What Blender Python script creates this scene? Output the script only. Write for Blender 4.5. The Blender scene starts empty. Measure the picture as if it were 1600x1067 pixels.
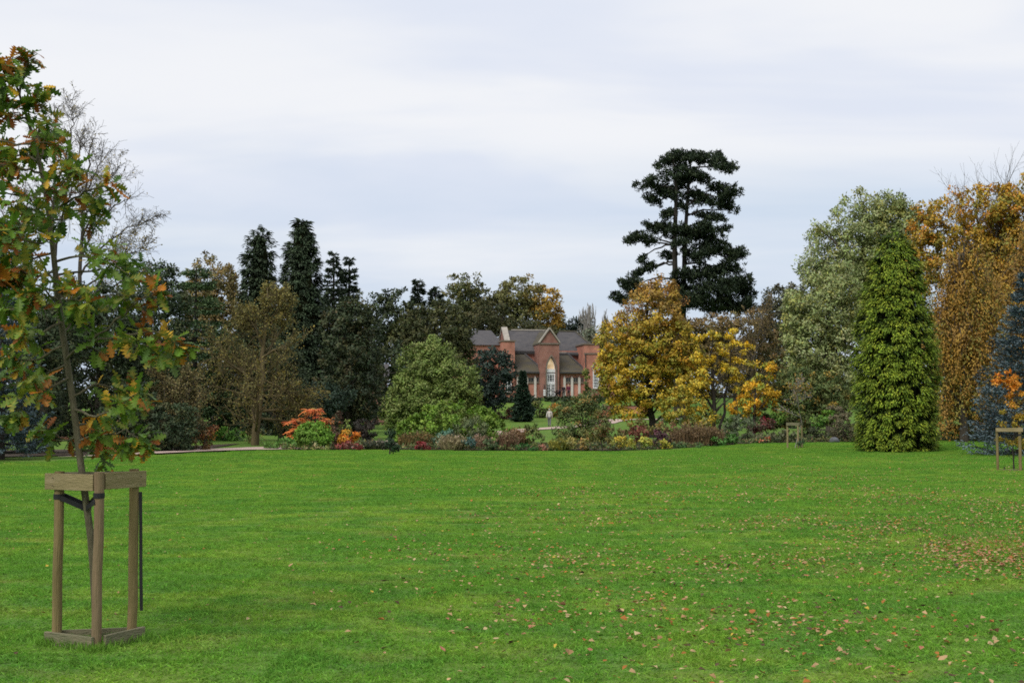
import bpy, bmesh, math, random
import numpy as np
from mathutils import Vector, Matrix

SC = bpy.context.scene
COL = SC.collection
PI = math.pi

# ------------------------------------------------------------------ camera
CAM_Z = 1.65
FPX = 2000.0                       # focal length in photograph pixels (1600 wide)
PITCH = math.atan((640 - 533.5) / FPX)
cam_data = bpy.data.cameras.new('camera')
cam_data.sensor_width = 36.0
cam_data.lens = 36.0 * FPX / 1600.0
cam_data.clip_end = 3000
cam_data.clip_start = 0.1
cam = bpy.data.objects.new('camera', cam_data)
COL.objects.link(cam)
cam.location = (0, 0, CAM_Z)
cam.rotation_euler = (PI / 2 + PITCH, 0, 0)
SC.camera = cam

# ------------------------------------------------------------------ world, sun, exposure
SUN_EL, SUN_AZ = math.radians(48), math.radians(215)   # azimuth from +Y clockwise: behind the camera, to the left
world = bpy.data.worlds.new('World')
SC.world = world
world.use_nodes = True
wt = world.node_tree
wt.nodes.clear()
def wn(t, **kw):
    n = wt.nodes.new(t)
    for k, v in kw.items(): setattr(n, k, v)
    return n
def wl(a, b): wt.links.new(a, b)
sky = wn('ShaderNodeTexSky', sky_type='NISHITA')
sky.sun_disc = False
sky.sun_elevation = SUN_EL
sky.sun_rotation = SUN_AZ
sky.altitude = 50
sky.air_density = 1.0
sky.dust_density = 2.0
sky.ozone_density = 1.5
tc = wn('ShaderNodeTexCoord')
sep = wn('ShaderNodeSeparateXYZ'); wl(tc.outputs['Generated'], sep.inputs[0])
zmax = wn('ShaderNodeMath', operation='MAXIMUM'); wl(sep.outputs['Z'], zmax.inputs[0]); zmax.inputs[1].default_value = 0.0
zoff = wn('ShaderNodeMath', operation='ADD'); wl(zmax.outputs[0], zoff.inputs[0]); zoff.inputs[1].default_value = 0.12
dx = wn('ShaderNodeMath', operation='DIVIDE'); wl(sep.outputs['X'], dx.inputs[0]); wl(zoff.outputs[0], dx.inputs[1])
dy = wn('ShaderNodeMath', operation='DIVIDE'); wl(sep.outputs['Y'], dy.inputs[0]); wl(zoff.outputs[0], dy.inputs[1])
cmb = wn('ShaderNodeCombineXYZ'); wl(dx.outputs[0], cmb.inputs[0]); wl(dy.outputs[0], cmb.inputs[1]); cmb.inputs[2].default_value = 3.7
mp = wn('ShaderNodeMapping'); wl(cmb.outputs[0], mp.inputs[0]); mp.inputs['Rotation'].default_value = (0, 0, 0.12); mp.inputs['Scale'].default_value = (0.55, 1.0, 1)
n1 = wn('ShaderNodeTexNoise'); wl(mp.outputs[0], n1.inputs['Vector']); n1.inputs['Scale'].default_value = 0.75; n1.inputs['Detail'].default_value = 5; n1.inputs['Roughness'].default_value = 0.5; n1.inputs['Distortion'].default_value = 0.35
n2 = wn('ShaderNodeTexNoise'); wl(mp.outputs[0], n2.inputs['Vector']); n2.inputs['Scale'].default_value = 1.35; n2.inputs['Detail'].default_value = 4; n2.inputs['Roughness'].default_value = 0.52; n2.inputs['Distortion'].default_value = 0.4
# cover thins a little towards the horizon, where blue shows between the layers
cov = wn('ShaderNodeMapRange', interpolation_type='SMOOTHSTEP'); wl(sep.outputs['Z'], cov.inputs['Value'])
cov.inputs['From Min'].default_value = 0.05; cov.inputs['From Max'].default_value = 0.25
cov.inputs['To Min'].default_value = -0.12; cov.inputs['To Max'].default_value = 0.34
addc = wn('ShaderNodeMath', operation='ADD'); wl(n1.outputs[0], addc.inputs[0]); wl(cov.outputs[0], addc.inputs[1])
cr = wn('ShaderNodeMapRange', interpolation_type='SMOOTHSTEP'); wl(addc.outputs[0], cr.inputs['Value'])
cr.inputs['From Min'].default_value = 0.28; cr.inputs['From Max'].default_value = 0.86
cr.inputs['To Min'].default_value = 0.10; cr.inputs['To Max'].default_value = 0.96
shade = wn('ShaderNodeMapRange', interpolation_type='SMOOTHSTEP'); wl(n2.outputs[0], shade.inputs['Value'])
shade.inputs['From Min'].default_value = 0.34; shade.inputs['From Max'].default_value = 0.62
cc = wn('ShaderNodeMix', data_type='RGBA'); wl(shade.outputs[0], cc.inputs['Factor'])
cc.inputs['A'].default_value = (0.450, 0.478, 0.542, 1)     # underside grey
cc.inputs['B'].default_value = (0.535, 0.543, 0.562, 1)     # lit cloud
skm = wn('ShaderNodeMix', data_type='RGBA', blend_type='MULTIPLY'); skm.inputs['Factor'].default_value = 1.0
wl(sky.outputs[0], skm.inputs['A']); skm.inputs['B'].default_value = (0.07, 0.07, 0.07, 1)
# thin veil over the clear sky
veil = wn('ShaderNodeMix', data_type='RGBA'); veil.inputs['Factor'].default_value = 0.80
wl(skm.outputs['Result'], veil.inputs['A']); veil.inputs['B'].default_value = (0.352, 0.42, 0.515, 1)
mixs = wn('ShaderNodeMix', data_type='RGBA'); wl(cr.outputs[0], mixs.inputs['Factor'])
wl(veil.outputs['Result'], mixs.inputs['A']); wl(cc.outputs['Result'], mixs.inputs['B'])
bg = wn('ShaderNodeBackground'); wl(mixs.outputs['Result'], bg.inputs['Color']); bg.inputs['Strength'].default_value = 1.0
wo = wn('ShaderNodeOutputWorld'); wl(bg.outputs[0], wo.inputs['Surface'])

sun_data = bpy.data.lights.new('sun', 'SUN')
sun_data.energy = 1.5
sun_data.angle = math.radians(40)
sun_data.color = (1.0, 0.96, 0.9)
sun = bpy.data.objects.new('sun', sun_data)
COL.objects.link(sun)
sdir = Vector((math.sin(SUN_AZ) * math.cos(SUN_EL), math.cos(SUN_AZ) * math.cos(SUN_EL), math.sin(SUN_EL)))
sun.rotation_euler = sdir.to_track_quat('Z', 'Y').to_euler()
sun.location = sdir * 50

SC.view_settings.view_transform = 'Standard'
SC.view_settings.look = 'None'
SC.view_settings.exposure = 0.75
SC.view_settings.gamma = 1.0
SC.view_settings.use_curve_mapping = False
SC.render.engine = 'CYCLES'
SC.cycles.max_bounces = 5
SC.cycles.diffuse_bounces = 3
SC.cycles.glossy_bounces = 2
SC.cycles.transmission_bounces = 3
SC.cycles.use_denoising = False
SC.cycles.filter_width = 1.7
SC.cycles.caustics_reflective = False
SC.cycles.caustics_refractive = False
SC.cycles.sample_clamp_indirect = 4

# ------------------------------------------------------------------ geometry helpers
CP, SP = math.cos(PITCH), math.sin(PITCH)
def at(px, py, Y):
    """world point at depth Y seen at photograph pixel (px, py)"""
    a = (px - 800) / FPX; b = (533.5 - py) / FPX
    d = (a, CP - b * SP, SP + b * CP)
    k = Y / d[1]
    return np.array((d[0] * k, Y, CAM_Z + d[2] * k))
def SZ(px, Y): return px * Y / FPX
def sst(a, b, x):
    t = np.clip((x - a) / (b - a), 0, 1); return t * t * (3 - 2 * t)
def g(x, y):
    """height of the ground"""
    x = np.asarray(x, float); y = np.asarray(y, float)
    z = 0.6 * sst(105, 140, y) + 2.45 * sst(138, 156, y)
    amp = sst(8, 24, y) * (1 - sst(62, 80, y))
    z = z + amp * (0.05 * np.sin(x * 0.16 + 0.8 + y * 0.05) + 0.04 * np.sin(y * 0.33 + x * 0.06) + 0.02 * np.sin(x * 0.45 + y * 0.21 + 2))
    return z
def gz(x, y): return float(g(x, y))
def ground_at(px, Y):
    x = (px - 800) / FPX * Y / CP * (CP)  # lateral offset at that depth
    a = (px - 800) / FPX
    # ray through horizon height
    x = a * Y / 1.0014
    return np.array((x, Y, gz(x, Y)))

def new_mesh(name, V, F, mats, cols=None, smooth=False, midx=None, nrms=None):
    V = np.asarray(V, np.float32).reshape(-1, 3)
    me = bpy.data.meshes.new(name)
    if isinstance(F, np.ndarray):
        k = F.shape[1]; nf = len(F)
        me.vertices.add(len(V)); me.vertices.foreach_set('co', V.ravel())
        me.loops.add(nf * k); me.loops.foreach_set('vertex_index', F.astype(np.int32).ravel())
        me.polygons.add(nf)
        me.polygons.foreach_set('loop_start', np.arange(0, nf * k, k, dtype=np.int32))
        me.update(calc_edges=True)
    else:
        me.from_pydata([tuple(map(float, v)) for v in V], [], [tuple(int(i) for i in f) for f in F])
        me.update()
    if cols is not None:
        at_ = me.color_attributes.new('Col', 'FLOAT_COLOR', 'POINT')
        c4 = np.ones((len(V), 4), np.float32); c4[:, :3] = cols
        at_.data.foreach_set('color', c4.ravel())
    if not isinstance(mats, (list, tuple)): mats = [mats]
    for m in mats: me.materials.append(m)
    if midx is not None: me.polygons.foreach_set('material_index', np.asarray(midx, np.int32))
    me.polygons.foreach_set('use_smooth', np.full(len(me.polygons), bool(smooth) or nrms is not None))
    if nrms is not None:            # leaves shade softly with the clump they belong to
        na = me.attributes.new('custom_normal', 'FLOAT_VECTOR', 'POINT')
        na.data.foreach_set('vector', np.asarray(nrms, np.float32).ravel())
    me.update()
    return me
def link(name, data, parent=None, loc=None):
    o = bpy.data.objects.new(name, data); COL.objects.link(o)
    if parent is not None: o.parent = parent
    if loc is not None: o.location = tuple(float(v) for v in loc)
    return o
def tag(o, label=None, cat=None, group=None, kind=None):
    if label: o['label'] = label
    if cat: o['category'] = cat
    if group: o['group'] = group
    if kind: o['kind'] = kind
    return o
def thing(name, label, cat, loc, group=None, rz=0):
    o = link(name, None, None, loc); o.rotation_euler = (0, 0, rz)
    o.empty_display_size = 0.2
    return tag(o, label, cat, group)

class MB:
    """collects quads / polygons"""
    def __init__(s): s.V = []; s.F = []; s.n = 0
    def add(s, V, F):
        V = [tuple(map(float, v)) for v in V]
        s.V += V; s.F += [tuple(i + s.n for i in f) for f in F]; s.n += len(V); return s
    def box(s, x0, x1, y0, y1, z0, z1):
        return s.add([(x0,y0,z0),(x1,y0,z0),(x1,y1,z0),(x0,y1,z0),(x0,y0,z1),(x1,y0,z1),(x1,y1,z1),(x0,y1,z1)],
                     [(0,3,2,1),(4,5,6,7),(0,1,5,4),(1,2,6,5),(2,3,7,6),(3,0,4,7)])
    def beam(s, p, q, w, h, up=(0,0,1)):
        p = Vector(p); q = Vector(q); d = (q - p).normalized()
        sd = d.cross(Vector(up)); sd = sd.normalized() if sd.length > 1e-5 else Vector((1,0,0))
        u = sd.cross(d)
        V = []
        for e in (p, q):
            for a, b in ((-1,-1),(1,-1),(1,1),(-1,1)): V.append(e + sd * (a * w / 2) + u * (b * h / 2))
        return s.add(V, [(0,1,2,3),(7,6,5,4),(0,4,5,1),(1,5,6,2),(2,6,7,3),(3,7,4,0)])
    def prism(s, poly, y0, y1):
        """polygon in x,z extruded along y"""
        n = len(poly)
        V = [(x, y0, z) for x, z in poly] + [(x, y1, z) for x, z in poly]
        F = [tuple(range(n)), tuple(range(2 * n - 1, n - 1, -1))]
        for i in range(n):
            j = (i + 1) % n; F.append((j, i, i + n, j + n))
        return s.add(V, F)
    def tube(s, P, R, k=8, cap=True):
        V, F = tube_np(P, R, k); 
        F = [tuple(f) for f in F]
        if cap:
            F.append(tuple(range(k - 1, -1, -1))); F.append(tuple(range(len(V) - k, len(V))))
        return s.add(V, F)
    def build(s, name, mat, parent=None, smooth=False, bevel=0):
        me = new_mesh(name, s.V, s.F, mat, smooth=smooth)
        o = link(name, me, parent)
        if bevel:
            m = o.modifiers.new('bevel', 'BEVEL'); m.width = bevel; m.segments = 2; m.limit_method = 'ANGLE'
        return o
def tube_np(P, R, k=6):
    P = np.asarray(P, float); R = np.asarray(R, float); n = len(P)
    T = np.gradient(P, axis=0); T /= np.linalg.norm(T, axis=1)[:, None] + 1e-9
    ref = np.array((1.0, 0.1, 0.05)) if abs(T[0, 2]) > 0.7 else np.array((0.05, 0.1, 1.0))
    A = np.cross(T, ref); A /= np.linalg.norm(A, axis=1)[:, None] + 1e-9
    B = np.cross(T, A)
    th = np.arange(k) * 2 * PI / k
    V = P[:, None, :] + R[:, None, None] * (np.cos(th)[None, :, None] * A[:, None, :] + np.sin(th)[None, :, None] * B[:, None, :])
    i = np.arange(n - 1)[:, None] * k; j = np.arange(k)[None, :]; j2 = (j + 1) % k
    F = np.stack([i + j, i + j2, i + j2 + k, i + j + k], -1).reshape(-1, 4)
    return V.reshape(-1, 3), F
def tubes_mesh(name, polys, mat, off=(0, 0, 0), smooth=True):
    Vs, Fs, n = [], [], 0
    for P, R, k in polys:
        V, F = tube_np(P, R, k); Vs.append(V); Fs.append(F + n); n += len(V)
    V = np.concatenate(Vs) - np.asarray(off)
    return new_mesh(name, V, np.concatenate(Fs), mat, smooth=smooth)
def nrm(a): return a / (np.linalg.norm(a, axis=-1, keepdims=True) + 1e-9)

# ------------------------------------------------------------------ materials
def mat_new(name):
    m = bpy.data.materials.new(name); m.use_nodes = True
    nt = m.node_tree; nt.nodes.clear()
    out = nt.nodes.new('ShaderNodeOutputMaterial')
    return m, nt, out
def P_mat(name, c1, c2=None, scale=6.0, rough=0.8, bump=0.0, bscale=None, detail=5, spec=0.3, stretch=(1,1,1), c3=None, coords='pos', metallic=0.0):
    m, nt, out = mat_new(name)
    N = nt.nodes.new; L = nt.links.new
    b = N('ShaderNodeBsdfPrincipled'); b.inputs['Roughness'].default_value = rough
    b.inputs['Specular IOR Level'].default_value = spec; b.inputs['Metallic'].default_value = metallic
    if coords == 'pos':
        src = N('ShaderNodeNewGeometry').outputs['Position']
    else:
        src = N('ShaderNodeTexCoord').outputs['Object']
    mpn = N('ShaderNodeMapping'); L(src, mpn.inputs[0]); mpn.inputs['Scale'].default_value = stretch
    nz = N('ShaderNodeTexNoise'); nz.inputs['Scale'].default_value = scale; nz.inputs['Detail'].default_value = detail; nz.inputs['Roughness'].default_value = 0.6
    L(mpn.outputs[0], nz.inputs['Vector'])
    ramp = N('ShaderNodeValToRGB'); L(nz.outputs[0], ramp.inputs[0])
    c2 = c2 or tuple(v * 0.7 for v in c1)
    ramp.color_ramp.elements[0].position = 0.3; ramp.color_ramp.elements[0].color = (*c1, 1)
    ramp.color_ramp.elements[1].position = 0.7; ramp.color_ramp.elements[1].color = (*c2, 1)
    if c3:
        e = ramp.color_ramp.elements.new(0.5); e.color = (*c3, 1)
    L(ramp.outputs[0], b.inputs['Base Color'])
    if bump:
        n2_ = N('ShaderNodeTexNoise'); n2_.inputs['Scale'].default_value = bscale or scale * 4; n2_.inputs['Detail'].default_value = 4
        L(mpn.outputs[0], n2_.inputs['Vector'])
        bp = N('ShaderNodeBump'); bp.inputs['Strength'].default_value = bump; bp.inputs['Distance'].default_value = 0.02
        L(n2_.outputs[0], bp.inputs['Height']); L(bp.outputs[0], b.inputs['Normal'])
    L(b.outputs[0], out.inputs[0])
    return m
def leaf_mat(name, trans=0.22, rough=0.55, spec=0.25, var=0.25, vscale=1.2, gain=1.8):
    m, nt, out = mat_new(name)
    N = nt.nodes.new; L = nt.links.new
    a = N('ShaderNodeAttribute'); a.attribute_name = 'Col'
    pos = N('ShaderNodeNewGeometry').outputs['Position']
    nz = N('ShaderNodeTexNoise'); nz.inputs['Scale'].default_value = vscale; nz.inputs['Detail'].default_value = 3; L(pos, nz.inputs['Vector'])
    mr = N('ShaderNodeMapRange'); L(nz.outputs[0], mr.inputs[0]); mr.inputs[1].default_value = 0.3; mr.inputs[2].default_value = 0.7
    mr.inputs[3].default_value = gain * (1 - var); mr.inputs[4].default_value = gain * (1 + var)
    mul = N('ShaderNodeVectorMath'); mul.operation = 'SCALE'; L(a.outputs['Color'], mul.inputs[0]); L(mr.outputs[0], mul.inputs['Scale'])
    b = N('ShaderNodeBsdfPrincipled'); b.inputs['Roughness'].default_value = rough; b.inputs['Specular IOR Level'].default_value = spec
    L(mul.outputs[0], b.inputs['Base Color'])
    t = N('ShaderNodeBsdfTranslucent'); L(mul.outputs[0], t.inputs['Color'])
    mx = N('ShaderNodeMixShader'); mx.inputs[0].default_value = trans
    L(b.outputs[0], mx.inputs[1]); L(t.outputs[0], mx.inputs[2]); L(mx.outputs[0], out.inputs[0])
    return m
LEAF = leaf_mat('foliage')
NEEDLE = leaf_mat('needles', trans=0.08, rough=0.6, spec=0.2)
OAKLEAF = leaf_mat('oak_leaf', trans=0.3, rough=0.5, spec=0.2, var=0.25, vscale=14, gain=1.6)
DRYLEAF = leaf_mat('dry_leaf', trans=0.1, rough=0.8, spec=0.1, var=0.2, vscale=20, gain=1.1)
BARK = P_mat('bark_brown', (0.045, 0.035, 0.026), (0.10, 0.085, 0.065), scale=3, bump=0.6, stretch=(3, 3, 0.6), rough=0.9)
BARK_DK = P_mat('bark_dark', (0.022, 0.018, 0.014), (0.05, 0.042, 0.034), scale=3, bump=0.6, stretch=(3, 3, 0.6), rough=0.9)
BARK_GR = P_mat('bark_grey', (0.09, 0.085, 0.075), (0.16, 0.15, 0.13), scale=3, bump=0.5, stretch=(3, 3, 0.6), rough=0.9)
BARK_GOLD = P_mat('bark_lichen', (0.07, 0.055, 0.028), (0.13, 0.10, 0.045), scale=2, bump=0.5, stretch=(2, 2, 0.8), rough=0.95)
BARK_PALE = P_mat('bark_pale', (0.20, 0.175, 0.16), (0.32, 0.29, 0.27), scale=2, rough=0.95)
BARK_OAK = P_mat('bark_young_oak', (0.075, 0.072, 0.038), (0.15, 0.14, 0.085), scale=14, bump=0.4, stretch=(3, 3, 0.7), rough=0.85, c3=(0.10, 0.085, 0.05))

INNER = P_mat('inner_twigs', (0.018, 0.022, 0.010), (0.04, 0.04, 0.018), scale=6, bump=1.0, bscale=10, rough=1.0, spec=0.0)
# ------------------------------------------------------------------ foliage builders
LN = [None]
def leaf_geo(P, D, U, Ln, W, C, fold=0.15, NC=None, kn=0.76):
    P = np.asarray(P, float); n = len(P)
    if NC is not None:
        U = np.where(((U * NC).sum(1) < 0)[:, None], -U, U)
    D = nrm(D); S = nrm(np.cross(D, U)); N_ = np.cross(S, D)
    Ln = np.broadcast_to(np.asarray(Ln, float), (n,))[:, None]; W = np.broadcast_to(np.asarray(W, float), (n,))[:, None]
    mid = P + D * Ln * 0.45 + N_ * W * fold
    V = np.stack([P, mid + S * W * 0.5, P + D * Ln, mid - S * W * 0.5], 1).reshape(-1, 3)
    LN[0] = None if NC is None else np.repeat(nrm(nrm(NC) * kn + N_ * (1 - kn)), 4, axis=0)
    i = np.arange(n)[:, None] * 4
    F = np.concatenate([i + np.array([[0, 1, 2]]), i + np.array([[0, 2, 3]])], 1).reshape(-1, 3)
    return V, F, np.repeat(np.asarray(C), 4, axis=0)
def rand_dir(r, n):
    v = r.normal(size=(n, 3)); return nrm(v)
def pick_cols(r, pal, n):
    cs = np.array([p[:3] for p in pal], float); w = np.array([p[3] if len(p) > 3 else 1 for p in pal], float)
    return cs[r.choice(len(cs), n, p=w / w.sum())]
def dirnoise(r, k=7, f=4.0):
    K = r.normal(size=(k, 3)) * f; ph = r.uniform(0, 6.28, k)
    return lambda d: np.cos(d @ K.T + ph).sum(1) / math.sqrt(k)

def sample_lobes(r, lobes, n, shell=0.75, front=0.55, rough=0.12):
    """n clump centres in a union of ellipsoids (world x, y, z, rx, ry, rz)"""
    lb = np.array(lobes, float)
    area = (lb[:, 3] * lb[:, 5]) ; pick = r.choice(len(lb), n * 3, p=area / area.sum())
    d = rand_dir(r, n * 3)
    back = (d[:, 1] > 0.25) & (r.random(n * 3) > front)
    rho = np.where(r.random(n * 3) < shell, r.uniform(0.8, 1.0, n * 3), r.uniform(0.25, 0.85, n * 3))
    nf = [dirnoise(r) for _ in lb]
    amp = np.zeros(n * 3)
    for i in range(len(lb)):
        mk = pick == i
        if mk.any(): amp[mk] = nf[i](d[mk])
    rho = rho * (1 + rough * amp)
    c = lb[pick, :3] + d * rho[:, None] * lb[pick, 3:6]
    deep = np.zeros(n * 3, bool)
    for i in range(len(lb)):
        q = np.linalg.norm((c - lb[i, :3]) / lb[i, 3:6], axis=1)
        deep |= (q < 0.55) & (pick != i)
    ok = ~(back | (deep & (r.random(n * 3) < 0.7)))
    idx = np.nonzero(ok)[0][:n]
    nm = nrm(d[idx] / lb[pick[idx], 3:6] * lb[pick[idx], 3:4])
    return c[idx], nm

def clump_leaves(r, C, Nn, rad, nper, Ln, W, pal, flat=0.75, up=0.6, droop=0.0, mixc=0.8, jit=0.10, colf=None, spread=0.9):
    n = len(C) * nper
    ci = np.repeat(np.arange(len(C)), nper)
    off = rand_dir(r, n) * (r.random(n) ** 0.45)[:, None]
    rads = rad * r.uniform(0.65, 1.35, len(C))
    P = C[ci] + off * rads[ci][:, None] * np.array((1, 1, flat))
    D = nrm(off * 0.8 + Nn[ci] * 0.35 + rand_dir(r, n) * spread + np.array((0, 0, -droop)))
    U = nrm(np.array((0, 0, up)) + Nn[ci] * 0.6 + off * 0.6 + rand_dir(r, n) * 0.6)
    NC = nrm(off * 0.9 + Nn[ci] * 0.5 + np.array((0, 0, 0.25)))
    cc_ = pick_cols(r, pal, len(C))[ci]
    if colf is not None: cc_ = colf(C, r)[ci]
    alt = pick_cols(r, pal, n)
    use = r.random(n) < mixc
    col = np.where(use[:, None], cc_, alt if colf is None else cc_ * 0.5 + alt * 0.5)
    col = col * r.uniform(1 - jit, 1 + jit, (n, 1)) * (1 + r.normal(0, 0.05, (n, 3)))
    return leaf_geo(P, D, U, Ln * r.uniform(0.7, 1.3, n), W * r.uniform(0.7, 1.3, n), np.clip(col, 0.003, 1), NC=NC)

def curve_pts(p, q, n, sag=0.0, r=None, wob=0.0):
    t = np.linspace(0, 1, n)[:, None]
    P = np.asarray(p) * (1 - t) + np.asarray(q) * t
    P[:, 2] += (sag * 4 * t * (1 - t))[:, 0]
    if r is not None and wob:
        w = r.normal(0, wob, (n, 3)); w[0] = 0; w[-1] = 0; P += w
    return P

def decid(name, label, cat, Y, lobes, pal, seed, base=None, leafpx=2.5, asp=0.62, cover=4.5, nper=36, crad=9, trunk=None, bark=None,
          nlimb=16, droop=0.1, up=0.6, flat=0.75, shell=0.75, rough=0.12, mat=None, group=None, colf=None, dep=0.85, twigs=0, extra_trunks=(), limb_r=None, spread=0.9, jit=0.10, lean=0):
    """broad-leaved tree or shrub; lobes in photograph pixels (cx, cy, rx, ry[, depth offset m])"""
    r = np.random.default_rng(seed)
    bark = bark or BARK; mat = mat or LEAF
    LB = []
    for l in lobes:
        dy_ = l[4] if len(l) > 4 else 0.0
        c = at(l[0], l[1], Y + dy_); rx = SZ(l[2], Y + dy_); rz = SZ(l[3], Y + dy_)
        LB.append((c[0], c[1], c[2], rx, max(rx, rz * 0.6) * dep, rz))
    area = sum(PI * l[2] * l[3] for l in lobes) * 0.41
    leafpx = leafpx * 1.07; W_ = leafpx * asp
    nleaf = int(area * cover / (0.5 * leafpx * W_))
    nper = min(nper, max(8, nleaf // 8))
    nc = max(8, nleaf // nper)
    cen, nm = sample_lobes(r, LB, nc, shell=shell, rough=rough)
    bx = base if base is not None else sum(l[0] for l in lobes) / len(lobes)
    B = ground_at(bx, Y)
    root = thing(name, label, cat, B, group)
    gl = g(cen[:, 0], cen[:, 1]) + 0.02
    cen[:, 2] = np.maximum(cen[:, 2], gl + SZ(crad, Y) * 0.4)
    pxm = Y / 1280.0
    V, F, C = clump_leaves(r, cen, nm, SZ(crad, Y), nper, leafpx * pxm, W_ * pxm, pal, droop=droop, up=up, flat=flat, colf=colf, spread=spread, jit=jit)
    V[:, 2] = np.maximum(V[:, 2], g(V[:, 0], V[:, 1]) + 0.01)
    link('crown', new_mesh('crown', V - B, F, mat, C, nrms=LN[0]), root)
    # trunk and limbs
    zc = np.average([l[2] for l in LB], weights=[l[3] * l[5] for l in LB])
    xc = np.average([l[0] for l in LB], weights=[l[3] * l[5] for l in LB])
    ztop = max(l[2] + l[5] * 0.6 for l in LB)
    H = ztop - B[2]
    tr = trunk if trunk else 0.022 * H + 0.02
    polys = []
    tp = curve_pts(B + np.array((0, 0, -0.1)), (xc + lean, Y, ztop), 9, 0, r, 0.012 * H)
    tp[0] = B + np.array((0, 0, -0.1)); tp[1, :2] = B[:2] + (tp[1, :2] - B[:2]) * 0.4
    rr = tr * np.linspace(1, 0.12, 9); rr[0] *= 1.35
    polys.append((tp, rr, 8))
    for q in extra_trunks:
        b2 = ground_at(q[0], Y + 0.3); t2 = at(q[1], q[2], Y)
        pp = curve_pts(b2 + np.array((0, 0, -0.1)), t2, 8, 0, r, 0.01 * H)
        polys.append((pp, (q[3] if len(q) > 3 else tr * 0.8) * np.linspace(1.1, 0.2, 8), 7))
    sel = r.choice(len(cen), min(nlimb, len(cen)), replace=False)
    for s in sel:
        c = cen[s]
        # limb leaves the trunk below the clump it carries
        dz = (c[2] - B[2]) / max(H, 0.1)
        k = np.clip(dz - r.uniform(0.1, 0.3), 0.12, 0.9) * 8
        i0 = int(k); a = tp[i0] * (1 - k + i0) + tp[min(i0 + 1, 8)] * (k - i0)
        lr = (limb_r or tr * 0.4) * (1 - 0.5 * dz)
        cp_ = curve_pts(a, c, 6, r.uniform(-0.03, 0.06) * H, r, 0.008 * H)
        polys.append((cp_, lr * np.linspace(1, 0.2, 6), 5))
        for _ in range(twigs):
            i1 = r.integers(2, 6); p0 = cp_[i1]; e = p0 + rand_dir(r, 1)[0] * np.array((1, 1, 0.7)) * H * r.uniform(0.06, 0.14) + np.array((0, 0, H * 0.03))
            polys.append((curve_pts(p0, e, 4, 0, r, 0.004 * H), lr * 0.35 * np.linspace(1, 0.3, 4), 4))
    link('trunk', tubes_mesh('trunk', polys, bark, B), root)
    return root

def grow(r, p, d, length, rad, depth, cfg, out, tips):
    nseg = cfg['seg'][depth]
    P = [p]; dd = d / np.linalg.norm(d)
    for i in range(nseg):
        dd = dd + r.normal(0, cfg['wig'], 3) + np.array((0, 0, cfg['up'][depth])) / nseg
        dd /= np.linalg.norm(dd); P.append(P[-1] + dd * length / nseg)
    P = np.array(P)
    out.append((P, rad * np.linspace(1, cfg['tap'][depth], nseg + 1), cfg['sides'][depth]))
    if depth == cfg['max']:
        tips.append(P); return
    n = cfg['n'][depth]
    for j in range(n):
        t = cfg['t0'][depth] + (1 - cfg['t0'][depth]) * (j + r.random()) / n
        k = t * nseg; i0 = min(int(k), nseg - 1); q = P[i0] + (P[i0 + 1] - P[i0]) * (k - i0)
        ax = nrm(P[i0 + 1] - P[i0])
        az = r.uniform(0, 2 * PI); u = nrm(np.cross(ax, (0.3, 0.5, 0.8))); v = np.cross(ax, u)
        ang = math.radians(r.uniform(*cfg['ang'][depth]))
        nd = ax * math.cos(ang) + (u * math.cos(az) + v * math.sin(az)) * math.sin(ang)
        ln = length * r.uniform(*cfg['ratio'][depth]) * (1 - cfg['short'][depth] * t)
        grow(r, q, nd, ln, rad * cfg['rr'][depth] * (1 - 0.4 * t), depth + 1, cfg, out, tips)
TW = dict(seg=[9, 6, 4, 2, 2], wig=0.12, up=[0.25, 0.35, 0.25, 0.1, 0.0], tap=[0.15, 0.2, 0.25, 0.3, 0.4], sides=[8, 5, 4, 3, 3], n=[16, 8, 7, 4],
          t0=[0.22, 0.2, 0.15, 0.1], ang=[(35, 65), (25, 60), (25, 60), (20, 60)], ratio=[(0.4, 0.62), (0.4, 0.65), (0.4, 0.7), (0.4, 0.7)],
          short=[0.55, 0.4, 0.3, 0.2], rr=[0.42, 0.45, 0.5, 0.6], max=3)
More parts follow.
